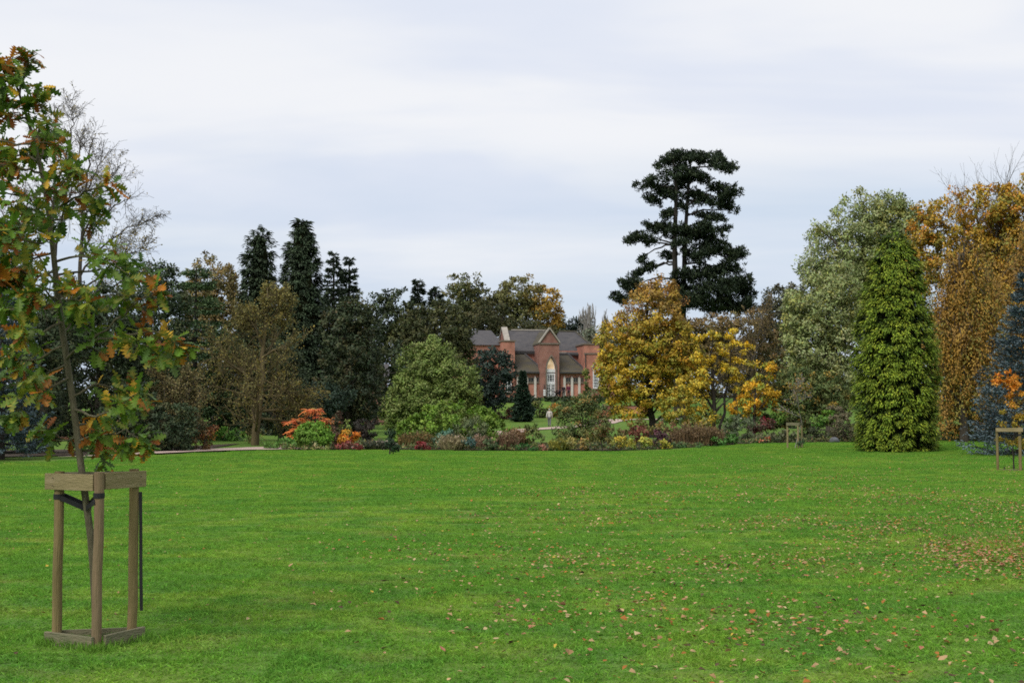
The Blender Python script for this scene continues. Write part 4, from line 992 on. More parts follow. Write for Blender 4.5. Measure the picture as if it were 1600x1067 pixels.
decid('evergreen_oak', 'dark blue green evergreen oak hiding the left end of the house', 'tree', 138, [(768, 580, 30, 38), (750, 592, 28, 36), (788, 588, 17, 40), (762, 620, 30, 20)], [(0.022, 0.036, 0.028, 2), (0.03, 0.046, 0.034, 1)], 59, leafpx=2.6, crad=6, base=770, trunk=0.45)
PGREEN = [(0.115, 0.155, 0.036, 3), (0.09, 0.125, 0.03, 2), (0.14, 0.17, 0.05, 2)]
decid('pale_green_tree', 'round pale green tree standing between mound shrub and dark trees', 'tree', 84, [(672, 590, 48, 52), (645, 620, 42, 46), (705, 605, 42, 48), (680, 560, 30, 32), (690, 640, 55, 40), (625, 650, 32, 32), (732, 625, 18, 30)], PGREEN, 60, leafpx=2.5, crad=7, cover=5, base=680, droop=0.2)
decid('mound_shrub', 'wide dome of bright green shrub in the middle of the border', 'shrub', 58.5, [(708, 666, 70, 38), (660, 678, 42, 30), (760, 678, 40, 28)], [(0.10, 0.165, 0.020, 3), (0.08, 0.14, 0.018, 2), (0.125, 0.18, 0.028, 1)], 64, rough=0.05, shell=0.9, leafpx=3.0, crad=4.5, cover=5.5, base=710, flat=0.5, nlimb=8)
decid('hazy_shrub', 'dull grey green shrub in front of the dome shrub', 'shrub', 56.8, [(738, 668, 24, 18)], [(0.085, 0.11, 0.05, 1), (0.10, 0.115, 0.05, 1)], 65, leafpx=2.0, crad=5, cover=3.5)
spruce('young_spruce', 'young dark green spruce on the grass before the house', 128, 817, 578, 17, 25, [(0.028, 0.05, 0.03, 1), (0.022, 0.04, 0.024, 1)], nwh=20, nbr=9, leafpx=2.2, droop=0.08, dens=1.1)
# dark clipped hedge and bushes under the house
decid('clipped_hedge', 'dark clipped hedge below the left windows of the house', 'hedge', 151, [(796, 630, 16, 9), (812, 630, 14, 9), (835, 632, 14, 9)], [(0.014, 0.022, 0.012, 1)], 66, leafpx=2.5, crad=4, shell=0.6, rough=0.04, flat=1.0)
decid('terrace_hedge', 'dark hedge along the terrace right of the porch', 'hedge', 152, [(862, 630, 16, 8), (890, 630, 18, 9), (915, 630, 16, 10), (938, 629, 14, 9), (960, 628, 16, 9)], [(0.022, 0.034, 0.014, 1), (0.03, 0.045, 0.018, 1)], 67, leafpx=2.5, crad=4, rough=0.05)
decid('terrace_shrub', 'mixed green shrub below the terrace hedge', 'shrub', 143, [(905, 632, 18, 12), (925, 622, 16, 14), (880, 640, 20, 12), (945, 636, 14, 12)], [(0.06, 0.085, 0.03, 2), (0.045, 0.065, 0.025, 2), (0.12, 0.10, 0.03, 1)], 68, leafpx=2.5, crad=4.5)
decid('yellow_shrub', 'small yellow green shrub by the terrace steps', 'shrub', 141, [(838, 636, 10, 14), (848, 646, 10, 10)], [(0.11, 0.12, 0.03, 1), (0.07, 0.09, 0.03, 1)], 69, leafpx=2.5, crad=4)
decid('amber_shrub', 'small amber bush just right of the walker', 'shrub', 136, [(868, 640, 8, 10), (876, 646, 7, 9)], [(0.28, 0.14, 0.03, 1), (0.2, 0.15, 0.03, 1)], 70, leafpx=2.1, crad=4)
decid('russet_bank_shrub', 'low russet planting at the foot of the evergreen oak', 'shrub', 139, [(790, 650, 16, 7), (775, 652, 14, 7), (803, 645, 10, 8)], [(0.09, 0.05, 0.035, 1), (0.05, 0.05, 0.03, 1), (0.12, 0.04, 0.025, 1)], 71, leafpx=2.1, crad=3.5)
decid('wall_climber', 'green climber on the corner of the right wing', 'shrub', 157.5, [(917, 600, 3.5, 22), (916, 580, 3, 12)], [(0.05, 0.07, 0.02, 1), (0.12, 0.13, 0.03, 1)], 72, leafpx=2, crad=2.5, base=917, dep=0.15, trunk=0.04)
decid('door_shrub', 'small near black clipped bush right of the porch door', 'shrub', 156.8, [(871, 617, 4, 5)], [(0.016, 0.014, 0.02, 1), (0.03, 0.025, 0.035, 1)], 73, leafpx=2, crad=2, cover=6)

# ================================================================== TREES, RIGHT
GOLD = [(0.30, 0.175, 0.022, 3), (0.24, 0.15, 0.022, 2), (0.17, 0.14, 0.025, 2), (0.32, 0.13, 0.02, 1)]
def gold_birch(C, r):
    z = (C[:, 2] / 8.5)[:, None]
    k = 0.75 * sst(0.62, 1.0, z + r.normal(0, 0.08, (len(C), 1)))
    base = pick_cols(r, [(0.33, 0.23, 0.022, 3), (0.28, 0.22, 0.026, 3), (0.20, 0.195, 0.028, 3), (0.32, 0.18, 0.02, 0.7)], len(C))
    return base * (1 - k) + pick_cols(r, [(0.21, 0.105, 0.03, 2), (0.13, 0.08, 0.04, 1.5), (0.21, 0.13, 0.03, 1)], len(C)) * k
decid('golden_tree', 'golden brown autumn tree with dark trunk right of the house', 'tree', 76, [(1020, 490, 46, 48), (1000, 540, 58, 50), (1050, 545, 42, 50), (975, 580, 38, 50), (1010, 600, 60, 40), (1060, 590, 36, 40), (962, 535, 30, 48), (956, 590, 22, 42), (990, 640, 34, 26), (1035, 460, 30, 24), (1075, 570, 26, 40)], GOLD, 80, leafpx=2.8, crad=7, cover=3.2, base=1020, trunk=0.22, bark=BARK_DK, nlimb=46, twigs=3, colf=gold_birch, droop=0.35, rough=0.18)
twiggy('golden_tree_spray', 'thin bare birch stems showing above the golden tree', 'tree', 77.5, (975, 1075, 432), 81, BARK, trunk=0.10, cfg=dict(n=[16, 7, 6, 3]), leaves=([(0.26, 0.12, 0.03, 2), (0.15, 0.09, 0.04, 1)], 2.3, 3), base=1026, minr=0.011)
decid('yellow_tree', 'open branched tree with layered bright yellow leaves', 'tree', 72, [(1105, 525, 26, 8), (1140, 545, 36, 10), (1090, 560, 24, 9), (1120, 585, 40, 12), (1150, 570, 26, 8), (1085, 600, 26, 14), (1085, 630, 26, 22), (1130, 520, 22, 6), (1160, 600, 26, 12)], [(0.42, 0.30, 0.025, 3), (0.34, 0.26, 0.03, 2), (0.22, 0.19, 0.03, 1)], 82, leafpx=2.8, crad=6, cover=3.4, base=1115, trunk=0.16, bark=BARK_DK, nlimb=40, twigs=3, flat=0.45, limb_r=0.05, extra_trunks=((1124, 1145, 530, 0.09), (1108, 1090, 560, 0.08)))
decid('yellow_bush', 'orange yellow leafy bush right of the open branched tree', 'shrub', 70, [(1178, 615, 30, 22), (1195, 580, 20, 14), (1165, 635, 28, 16), (1200, 620, 16, 20)], [(0.45, 0.26, 0.02, 3), (0.36, 0.25, 0.025, 2), (0.18, 0.20, 0.03, 1)], 83, leafpx=2.7, crad=5, cover=3.2, base=1178, nlimb=18)
decid('green_gold_bush', 'yellow green bush below the golden tree beside its trunk', 'shrub', 71, [(1055, 640, 26, 20), (1060, 620, 20, 20), (1100, 655, 24, 12)], [(0.32, 0.23, 0.025, 2), (0.2, 0.19, 0.03, 2), (0.12, 0.13, 0.03, 1)], 84, leafpx=2.6, crad=5, cover=3.2)
BRN = [(0.12, 0.085, 0.035, 2), (0.095, 0.08, 0.03, 2), (0.15, 0.10, 0.035, 1)]
decid('brown_thicket', 'brown olive thicket below the tall pine', 'tree', 112, [(1110, 515, 50, 26), (1160, 520, 45, 30), (1200, 560, 35, 50), (1130, 560, 60, 40), (1185, 500, 20, 18), (1080, 540, 30, 40)], BRN, 85, leafpx=2.6, crad=6, cover=4, base=1150)
twiggy('brown_sapling', 'thin bare brown tree in the thicket right of the pine', 'tree', 108, (1120, 1215, 462), 86, BARK, trunk=0.14, leaves=([(0.14, 0.10, 0.04, 1)], 2.0, 2), base=1170, minr=0.014)
decid('grey_green_tree', 'dull grey green tree between thicket and silver willow', 'tree', 118, [(1222, 480, 30, 36), (1205, 500, 24, 30), (1240, 500, 30, 60), (1225, 550, 36, 50)], [(0.055, 0.058, 0.032, 2), (0.07, 0.066, 0.034, 2), (0.045, 0.05, 0.03, 1)], 87, leafpx=2.6, crad=6, cover=4.5)

# tall pine with two stems: plates of needles, each carried by its own limb
def pine():
    Y = 140.0; r = np.random.default_rng(90); B = ground_at(1063, Y)
    root = thing('tall_pine', 'tall dark twin stemmed pine with layered flat crown', 'conifer', B)
    pads = [(1068, 246, 36, 9), (1048, 256, 26, 10), (1100, 252, 34, 12), (1130, 262, 24, 12), (1060, 275, 38, 11), (1012, 287, 24, 7), (1030, 297, 20, 6), (1022, 312, 22, 5), (1085, 280, 30, 10),
            (1045, 305, 22, 7), (1128, 297, 26, 9), (1140, 305, 20, 7), (1108, 318, 30, 8), (1138, 326, 16, 8), (1085, 308, 26, 8), (1098, 338, 14, 5), (1118, 346, 18, 7), (1132, 357, 12, 4), (1041, 332, 7, 9), (1050, 340, 7, 6),
            (1026, 354, 24, 8), (1005, 374, 26, 8), (988, 379, 14, 6), (1048, 362, 26, 9), (1080, 366, 34, 11), (1105, 372, 24, 9), (1112, 388, 30, 10), (1140, 396, 22, 10), (1155, 402, 14, 9), (1045, 397, 14, 5), (1003, 402, 8, 5),
            (1015, 420, 12, 5), (1000, 430, 16, 6), (985, 446, 20, 10), (968, 465, 15, 9), (995, 465, 18, 10), (1090, 402, 26, 10), (1075, 432, 30, 8), (1105, 430, 36, 12), (1140, 420, 22, 10), (1150, 442, 26, 12), (1165, 462, 18, 12), (1120, 452, 44, 14), (1060, 450, 22, 9), (1080, 470, 40, 16), (1130, 480, 44, 16), (1160, 480, 22, 12), (1050, 480, 30, 14), (1062, 292, 16, 7), (1064, 385, 16, 7), (1066, 325, 9, 5), (1100, 358, 20, 7)]
    t1 = np.array([at(px, py, Y + d) for px, py, d in ((1058, 640, 0), (1056, 480, 0), (1054, 380, 0.2), (1057, 300, 0.1), (1052, 250, 0))])
    t2 = np.array([at(px, py, Y + d) for px, py, d in ((1064, 640, .5), (1068, 480, .8), (1070, 380, 1.0), (1075, 300, .8), (1080, 245, .6))])
    t1[0, 2] = t2[0, 2] = B[2] - 0.2
    polys = [(t1, np.array((0.42, 0.33, 0.27, 0.19, 0.07)), 9), (t2, np.array((0.42, 0.30, 0.24, 0.17, 0.06)), 9)]
    Ps, Ds, Cs = [], [], []
    for k, (px, py, rx, ry) in enumerate(pads):
        off = r.uniform(-1, 1) * SZ(22, Y) * (0.5 if abs(px - 1065) > 50 else 1.0)
        c = at(px, py, Y + off); a, b = SZ(rx, Y), SZ(ry, Y)
        tr = t1 if px < 1062 else t2
        zz = c[2] - r.uniform(0.1, 0.9) if py < 400 else c[2] + r.uniform(0.2, 1.5)
        st = np.array([np.interp(zz, tr[:, 2], tr[:, q]) for q in range(3)])
        polys.append((curve_pts(st, c - np.array((0, 0, b * 0.4)), 6, 0.4, r, 0.12), np.linspace(0.12, 0.04, 6), 5))
        rx, ry = rx * 1.03, ry * (1.0 if py < 300 else 1.14); a, b = SZ(rx, Y), SZ(ry, Y)
        nt_ = int(14 + rx * ry * 0.42)
        o = rand_dir(r, nt_) * (r.random(nt_) ** 0.4)[:, None]; o[:, 2] = np.abs(o[:, 2]) * np.where(r.random(nt_) < 0.72, 1, -0.55)
        T = c + o * np.array((a, a * 0.75, b)) + r.normal(0, 0.12, (nt_, 3)); T[:, 2] += np.cos(T[:, 0] * 2.1 + k) * 0.22 + np.cos(T[:, 1] * 1.7 + k * 2) * 0.2
        nn = 12; ti = np.repeat(np.arange(nt_), nn); m = len(ti)
        dd = rand_dir(r, m) + np.array((0, 0, 0.45)) + o[ti] * 0.3
        Ps.append(T[ti] + rand_dir(r, m) * 0.16); Ds.append(dd); Cs.append(np.repeat(pick_cols(r, [(0.018, 0.029, 0.014, 2), (0.026, 0.037, 0.016, 1), (0.013, 0.021, 0.011, 1)], nt_), nn, 0))
    P, D, C = map(np.concatenate, (Ps, Ds, Cs)); n = len(P)
    V, F, Cc = leaf_geo(P - B, D, rand_dir(r, n), 0.38 * r.uniform(0.7, 1.2, n), 0.115, C * r.uniform(0.82, 1.18, (n, 1)), NC=nrm(D))
    link('crown', new_mesh('crown', V, F, NEEDLE, Cc, nrms=LN[0]), root)
    link('trunk', tubes_mesh('trunk', polys, BARK_DK, B), root)
pine()

SILV = [(0.175, 0.205, 0.075, 3), (0.135, 0.165, 0.057, 2), (0.205, 0.225, 0.105, 2), (0.205, 0.205, 0.058, 1.5)]
decid('silver_willow', 'large silvery green willow behind the golden green cypress', 'tree', 88, [(1345, 370, 62, 62), (1300, 400, 48, 50), (1395, 360, 44, 50), (1275, 420, 28, 34), (1385, 420, 55, 70), (1320, 460, 60, 60), (1370, 330, 40, 26), (1415, 340, 24, 30)], SILV, 100, leafpx=3.0, asp=0.5, crad=9, cover=4.2, base=1360, trunk=0.5, droop=0.35, rough=0.22, nlimb=30)
decid('silver_willow', 'lower silvery green willow left of the golden green cypress', 'tree', 80, [(1290, 490, 56, 56), (1255, 500, 32, 46), (1270, 545, 44, 50), (1320, 540, 40, 70), (1300, 600, 40, 46), (1310, 450, 36, 34)], SILV, 101, leafpx=3.0, asp=0.5, crad=9, cover=4.2, base=1300, trunk=0.35, droop=0.4, rough=0.22, nlimb=24)
decid('autumn_maple', 'tall orange gold tree at the right with bare topmost twigs', 'tree', 82, [(1485, 345, 52, 44), (1540, 330, 52, 46), (1595, 330, 50, 52), (1450, 380, 32, 44), (1500, 400, 60, 44), (1580, 400, 60, 60), (1640, 360, 60, 70), (1440, 430, 26, 36), (1620, 450, 70, 80)], [(0.28, 0.17, 0.02, 3), (0.23, 0.165, 0.022, 2), (0.16, 0.145, 0.028, 2), (0.30, 0.14, 0.02, 1)], 102, leafpx=3.0, crad=8, cover=3.6, base=1545, trunk=0.4, droop=0.2, rough=0.16, nlimb=40, twigs=3)
twiggy('bare_topped_tree', 'bare grey tree whose twigs stand above the orange gold tree', 'tree', 86, (1450, 1660, 256), 103, BARK_GR, trunk=0.3, cfg=dict(n=[18, 8, 7, 4], up=[0.1, 0.9, 0.5, 0.3, 0], ang=[(25, 55)] * 4, short=[0.25, 0.3, 0.3, 0.2], t0=[0.35, 0.2, 0.15, 0.1]), base=1560, stems=3, minr=0.006)
# weeping birch: hanging curtains of small leaves
def weeping(name, label, Y, px, box, seed, pal, n_str, base):
    r = np.random.default_rng(seed); B = ground_at(base, Y); root = thing(name, label, 'tree', B)
    pxm = Y / 1280.0; Ps, Cs, NCs, polys = [], [], [], []
    top = at(base, box[2], Y)[2]
    H = top - B[2]
    tp = curve_pts(B - np.array((0, 0, .1)), (B[0] + 0.2, Y, top - 0.3), 8, 0, r, 0.05); polys.append((tp, np.linspace(0.22, 0.04, 8), 8))
    x0, x1 = at(box[0], 500, Y)[0], at(box[1], 500, Y)[0]; xc = (x0 + x1) / 2; hw = (x1 - x0) / 2
    for k in range(n_str):
        if k % 6 == 0:
            th = r.uniform(0, 2 * PI); rho = math.sqrt(r.random())
            ex = xc + hw * 0.95 * rho * math.cos(th); ey = Y + hw * 0.9 * rho * math.sin(th)
            ez = B[2] + H * (0.98 - 0.45 * rho ** 2 - 0.42 * r.random() ** 1.4); ex += r.normal(0, 0.12) * hw
            z0 = min(ez - 0.4, B[2] + H * 0.9); f = (z0 - B[2]) / H * 7
            st = np.array([np.interp(z0 - 0.12 * H * r.random(), tp[:, 2], tp[:, q]) for q in range(3)])
            limb = curve_pts(st, (ex, ey, ez), 7, 0.10 * H, r, 0.06); polys.append((limb, np.linspace(0.06, 0.012, 7), 4))
            bc = pick_cols(r, pal, 1)
        p = limb[r.integers(2, 7)] + r.normal(0, 0.36, 3)
        ln = min(H * r.uniform(0.06, 0.24), max(0.3, p[2] - gz(p[0], p[1]) - 0.25))
        m = int(12 + ln * 20)
        s = np.linspace(0, 1, m)
        dr = r.normal(0, 0.25, 2)
        Q = np.stack([p[0] + dr[0] * s * ln, p[1] + dr[1] * s * ln, p[2] - s * ln], 1) + r.normal(0, 0.11, (m, 3))
        sc_ = pick_cols(r, pal, 1) if r.random() < 0.6 else bc
        Ps.append(Q); Cs.append(np.repeat(sc_ * r.uniform(0.8, 1.2), m, 0))
        ow = np.array(((p[0] - B[0]) * 0.5 / hw + r.normal(0, .4), (p[1] - Y) * 0.5 / hw - 0.2 + r.normal(0, .4), 0)); NCs.append(nrm(ow[None] + np.stack([0 * s, 0 * s, 0.8 - 0.7 * s], 1)))
        if k % 3 == 0: polys.append((Q[[0, m // 2, m - 1]], np.array((0.007, 0.006, 0.004)), 3))
    P = np.concatenate(Ps); C = np.concatenate(Cs); n = len(P)
    V, F, Cc = leaf_geo(P - B, rand_dir(r, n) * 0.7 + np.array((0, 0, -0.8)), rand_dir(r, n), 2.7 * pxm * r.uniform(0.7, 1.3, n), 1.5 * pxm, C * r.uniform(0.85, 1.15, (n, 1)), NC=np.concatenate(NCs))
    link('crown', new_mesh('crown', V, F, LEAF, Cc, nrms=LN[0]), root); link('trunk', tubes_mesh('trunk', polys, BARK, B), root)
weeping('weeping_birch', 'weeping amber brown birch between cypress and right spruce', 64, 1530, (1440, 1580, 375), 104, [(0.22, 0.125, 0.022, 3), (0.175, 0.105, 0.025, 3), (0.25, 0.155, 0.025, 1), (0.15, 0.13, 0.027, 2)], 1050, 1505)
weeping('weeping_birch', 'weeping amber brown birch at the right edge behind the spruce', 70, 1620, (1530, 1720, 335), 105, [(0.24, 0.135, 0.022, 2), (0.19, 0.11, 0.025, 3), (0.27, 0.16, 0.025, 1), (0.17, 0.14, 0.03, 1)], 1050, 1625)
decid('amber_understorey', 'amber leafed shrub at the foot of the weeping birches', 'shrub', 66.5, [(1495, 640, 34, 40), (1530, 620, 34, 50), (1480, 600, 30, 40), (1560, 640, 30, 34)], [(0.2, 0.115, 0.02, 2), (0.13, 0.10, 0.022, 2), (0.09, 0.08, 0.025, 1)], 106, cover=3.4, crad=7, base=1510)
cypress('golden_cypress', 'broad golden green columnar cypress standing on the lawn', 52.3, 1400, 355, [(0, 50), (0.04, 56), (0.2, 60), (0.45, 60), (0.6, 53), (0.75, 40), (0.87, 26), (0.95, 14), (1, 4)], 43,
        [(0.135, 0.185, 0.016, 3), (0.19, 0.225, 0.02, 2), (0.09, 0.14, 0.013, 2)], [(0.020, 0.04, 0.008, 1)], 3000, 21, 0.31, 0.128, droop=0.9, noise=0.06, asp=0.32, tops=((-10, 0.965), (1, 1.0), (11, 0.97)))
spruce('blue_spruce', 'blue grey spruce at the right edge behind the guarded sapling', 47.5, 1610, 424, 100, 26, BLUE, nwh=24, nbr=10, droop=0.16, tipup=0.14, dens=1.25, prof=0.9)
decid('dark_backing_tree', 'dark olive evergreen mass in the shade beyond the right birches', 'tree', 96, [(1480, 560, 60, 90), (1560, 560, 70, 110), (1640, 560, 70, 120), (1430, 600, 40, 80)], [(0.05, 0.045, 0.018, 1), (0.035, 0.038, 0.016, 1)], 107, cover=3.5, leafpx=3.8, crad=9, base=1540)

# ================================================================== THE BORDER
def shrub(name, label, Y, lobes, pal, seed, **kw):
    kw.setdefault('crad', 4); kw.setdefault('nlimb', 6); kw.setdefault('leafpx', 2.4); kw.setdefault('trunk', 0.03)
    return decid(name, label, kw.pop('cat', 'shrub'), Y, lobes, pal, seed, **kw)
shrub('box_hedge', 'low green hedge at the left end of the border', 51.8, [(430, 697, 14, 8), (446, 695, 14, 9), (460, 697, 12, 9)], [(0.055, 0.115, 0.022, 1), (0.07, 0.14, 0.028, 1)], 200)
shrub('round_green_shrub', 'rounded bright green feathery bush before the orange sumac', 53.0, [(491, 681, 29, 21), (489, 684, 29, 17)], [(0.11, 0.20, 0.026, 2), (0.09, 0.17, 0.024, 1)], 201, asp=0.4, leafpx=2.6, up=0.3, cover=7, rough=0.03, shell=0.92, crad=3)
def sumac():
    r = np.random.default_rng(202); Y = 56.0; B = ground_at(490, Y); root = thing('orange_sumac', 'orange red sumac behind the rounded green bush', 'shrub', B)
    polys, Ps, Ds, Cs = [], [], [], []
    heads = [(480, 640), (490, 643), (497, 650), (462, 657), (470, 655), (455, 660), (508, 655), (516, 658), (512, 665), (459, 672), (486, 658), (500, 662), (475, 662), (466, 668), (494, 640), (505, 668), (458, 680)]
    for (px, py) in heads:
        t = at(px, py, Y + r.uniform(-0.6, 0.6)); st = B + np.array((r.normal(0, 0.2), 0, 0))
        polys.append((curve_pts(st, t, 6, 0.1, r, 0.03), np.linspace(0.03, 0.012, 6), 5))
        for f in range(10):
            d = nrm(np.array((r.normal(), r.normal(), r.uniform(-0.15, 0.5)))); ln = r.uniform(0.25, 0.45)
            c = pick_cols(r, [(0.42, 0.15, 0.045, 3), (0.36, 0.09, 0.035, 1), (0.42, 0.2, 0.06, 1), (0.12, 0.12, 0.03, 0.5)], 1)
            for s in np.linspace(0.2, 1, 7):
                p = t + d * ln * s - np.array((0, 0, 0.3 * ln * s * s))
                for sg in (-1, 1):
                    Ps.append(p); Ds.append(np.cross(d, (0, 0, 1)) * sg * 0.8 + d * 0.5 + np.array((0, 0, -0.35))); Cs.append(c[0])
    n = len(Ps); V, F, C = leaf_geo(np.array(Ps) - B, np.array(Ds), np.array((0, 0, 1.0)) + r.normal(0, 0.3, (n, 3)), 0.13, 0.05, np.array(Cs) * r.uniform(0.8, 1.2, (n, 1)))
    link('crown', new_mesh('crown', V, F, LEAF, C), root); link('stems', tubes_mesh('stems', polys, BARK, B), root)
sumac()
shrub('dark_upright_plant', 'tall dark brown green plant right of the rounded bush', 54.5, [(525, 668, 8, 24), (529, 684, 9, 12)], [(0.05, 0.05, 0.025, 2), (0.08, 0.045, 0.03, 1)], 203)
shrub('lime_shrub', 'lime green shoots behind the amber bush', 56, [(538, 672, 9, 14)], [(0.13, 0.17, 0.04, 1)], 204, cover=2.6)
shrub('amber_bush', 'small orange amber bush in the left part of the border', 54, [(546, 680, 13, 11), (538, 686, 9, 8)], [(0.38, 0.19, 0.02, 2), (0.28, 0.18, 0.025, 1), (0.42, 0.13, 0.02, 1)], 205)
shrub('red_sedum', 'wide dark red sedum mat at the front of the border', 52.8, [(528, 697, 20, 5), (550, 697, 20, 5)], [(0.15, 0.035, 0.03, 2), (0.11, 0.05, 0.035, 1)], 206, cat='plant', cover=5)
shrub('variegated_plant', 'low pale speckled plants before the rounded bush', 52.0, [(478, 699, 14, 5), (497, 698, 12, 6), (508, 700, 8, 4)], [(0.06, 0.09, 0.03, 2), (0.25, 0.22, 0.10, 1), (0.16, 0.18, 0.05, 1)], 207, cat='plant')
shrub('black_dome_shrub', 'round near black shrub left of the dark sapling', 60, [(573, 672, 19, 18), (565, 680, 14, 12)], [(0.022, 0.020, 0.016, 1), (0.03, 0.024, 0.018, 1)], 208, cover=5)
blades('grey_grass', 'grey brown grass mound before the near black shrub', 'grass', 54.2, 588, 17, 16, 209, [(0.10, 0.085, 0.06, 1), (0.07, 0.07, 0.05, 1), (0.05, 0.06, 0.04, 1)], n=320, lean=1.0)
blades('russet_grass', 'russet upright grass drift right of the dark sapling', 'grass', 56.5, 652, 32, 26, 210, [(0.17, 0.10, 0.04, 2), (0.11, 0.085, 0.035, 1), (0.08, 0.09, 0.03, 1)], n=700, lean=0.15)
shrub('red_sedum', 'smaller crimson mat before the russet grass', 53.6, [(664, 695, 14, 5.5)], [(0.17, 0.03, 0.032, 2), (0.12, 0.04, 0.03, 1)], 211, cat='plant', cover=5)
shrub('teal_shrub', 'teal leafed plant beside the buff grass', 55, [(690, 686, 12, 12), (699, 680, 8, 8)], [(0.06, 0.13, 0.085, 1), (0.085, 0.15, 0.10, 1)], 212, cat='plant')
blades('buff_grass', 'buff grass clump in front of the dome shrub', 'grass', 53.6, 707, 17, 27, 213, [(0.24, 0.18, 0.11, 2), (0.17, 0.13, 0.075, 1)], n=420, lean=0.6)
shrub('small_teal_plant', 'small blue teal plant right of the buff grass', 53.4, [(735, 693, 10, 7)], [(0.05, 0.095, 0.08, 1)], 214, cat='plant')
blades('pink_grass', 'pinkish buff grass behind the small dark bush', 'grass', 55.0, 752, 14, 23, 215, [(0.20, 0.14, 0.09, 1), (0.22, 0.13, 0.09, 1)], n=330, lean=0.5)
shrub('small_dark_bush', 'small dark green bush right of the small teal plant', 53.4, [(769, 693, 12, 8)], [(0.035, 0.06, 0.025, 1), (0.05, 0.075, 0.03, 1)], 216)
blades('maroon_plumes', 'brownish maroon plumed plant left of the upright green shrub', 'plant', 53.6, 794, 11, 34, 217, [(0.14, 0.075, 0.05, 2), (0.20, 0.14, 0.08, 1)], n=300, lean=0.3)
blades('orange_plumes', 'orange brown plumed plant beside the maroon plumes', 'plant', 54.4, 808, 9, 38, 218, [(0.22, 0.12, 0.06, 2), (0.16, 0.10, 0.05, 1)], n=240, lean=0.3)
shrub('upright_green_shrub', 'loose upright green shrub between plumes and walker', 54.5, [(832, 683, 14, 17), (828, 675, 9, 12), (840, 690, 11, 10)], [(0.075, 0.105, 0.03, 2), (0.11, 0.12, 0.035, 1)], 219, cover=3)
shrub('bright_ground_plant', 'bright dark green clump at the lawn edge below the upright shrub', 52.6, [(823, 699, 13, 4)], [(0.035, 0.095, 0.025, 1)], 220, cat='plant')
shrub('rust_ground_plant', 'small rust brown clump at the lawn edge right of the green clump', 52.7, [(848, 699, 7, 4)], [(0.17, 0.08, 0.05, 1)], 221, cat='plant')
blades('yellow_perennial', 'yellow green perennial clump left of the big loose shrub', 'plant', 53.5, 875, 16, 21, 222, [(0.24, 0.20, 0.04, 2), (0.16, 0.16, 0.04, 1), (0.12, 0.13, 0.04, 1)], n=380, lean=0.5)
shrub('loose_green_shrub', 'large loose green shrub with orange tints by the path', 60, [(910, 655, 36, 30), (890, 670, 26, 22), (935, 665, 24, 26), (915, 630, 22, 14), (885, 640, 12, 16)], [(0.08, 0.105, 0.03, 3), (0.06, 0.085, 0.028, 2), (0.16, 0.11, 0.03, 1)], 223, cover=3.2, nlimb=22, crad=6, trunk=0.06)
shrub('straw_perennial', 'straw yellow perennials in front of the loose shrub', 53.2, [(900, 692, 14, 9), (918, 694, 12, 7)], [(0.20, 0.17, 0.05, 1), (0.13, 0.13, 0.04, 1), (0.22, 0.14, 0.05, 1)], 224, cat='plant', cover=3.5)
shrub('gold_ground_plant', 'yellow gold plant right of the red leafed sapling', 53.6, [(965, 690, 10, 9), (976, 692, 9, 8)], [(0.28, 0.22, 0.03, 1), (0.16, 0.17, 0.04, 1)], 225, cat='plant', cover=3.5)
shrub('rust_shrub', 'rust red shrub behind the yellow border plants', 57.5, [(985, 680, 16, 9), (1000, 676, 14, 9)], [(0.17, 0.06, 0.04, 1), (0.12, 0.065, 0.04, 1)], 226)
shrub('lime_ground_plant', 'yellow green plant left of the purple shrub', 54.6, [(1006, 690, 11, 8), (990, 693, 10, 6)], [(0.26, 0.24, 0.04, 1), (0.15, 0.19, 0.04, 1)], 227, cat='plant')
shrub('olive_fill', 'olive perennials behind the straw yellow plants', 57, [(945, 680, 22, 14), (905, 682, 18, 10), (968, 675, 14, 12)], [(0.11, 0.115, 0.035, 1), (0.15, 0.13, 0.04, 1), (0.08, 0.095, 0.03, 1)], 228, cat='plant', cover=3)
shrub('purple_shrub', 'dark purple shrub at the left end of the russet drift', 56.2, [(1029, 685, 12, 12), (1036, 689, 9, 8)], [(0.085, 0.035, 0.045, 1), (0.06, 0.03, 0.035, 1)], 229)
shrub('yellow_mound', 'small yellow mound plant before the purple shrub', 55.6, [(1041, 692, 9.5, 6.5)], [(0.30, 0.26, 0.03, 1), (0.22, 0.22, 0.035, 1)], 230, cat='plant', cover=4)
blades('russet_drift', 'wide reddish brown drift of tall grass in the border', 'grass', 59.2, 1088, 46, 33, 231, [(0.15, 0.09, 0.05, 3), (0.105, 0.068, 0.042, 2), (0.19, 0.125, 0.065, 1)], n=1500, lean=0.25, dep=0.3)
shrub('green_clump', 'fresh green low clump before the russet drift', 58.8, [(1118, 691, 15, 5)], [(0.075, 0.17, 0.04, 1)], 232, cat='plant')
shrub('round_green_clump', 'rounded green plant at the right end of the russet drift', 60.2, [(1140, 687, 11, 8)], [(0.055, 0.13, 0.025, 1)], 233, cat='plant')
shrub('grey_haze_shrub', 'grey green hazy shrub behind the rounded green plant', 63.5, [(1158, 668, 20, 20), (1140, 672, 12, 12)], [(0.075, 0.10, 0.05, 1), (0.09, 0.105, 0.055, 1)], 234, leafpx=2, cover=3.5)
shrub('crimson_shrub', 'dark red shrub with crimson leaves left of the middle guard', 66, [(1185, 664, 20, 10), (1198, 660, 12, 8)], [(0.085, 0.04, 0.03, 3), (0.18, 0.02, 0.03, 1), (0.07, 0.055, 0.035, 1)], 235)
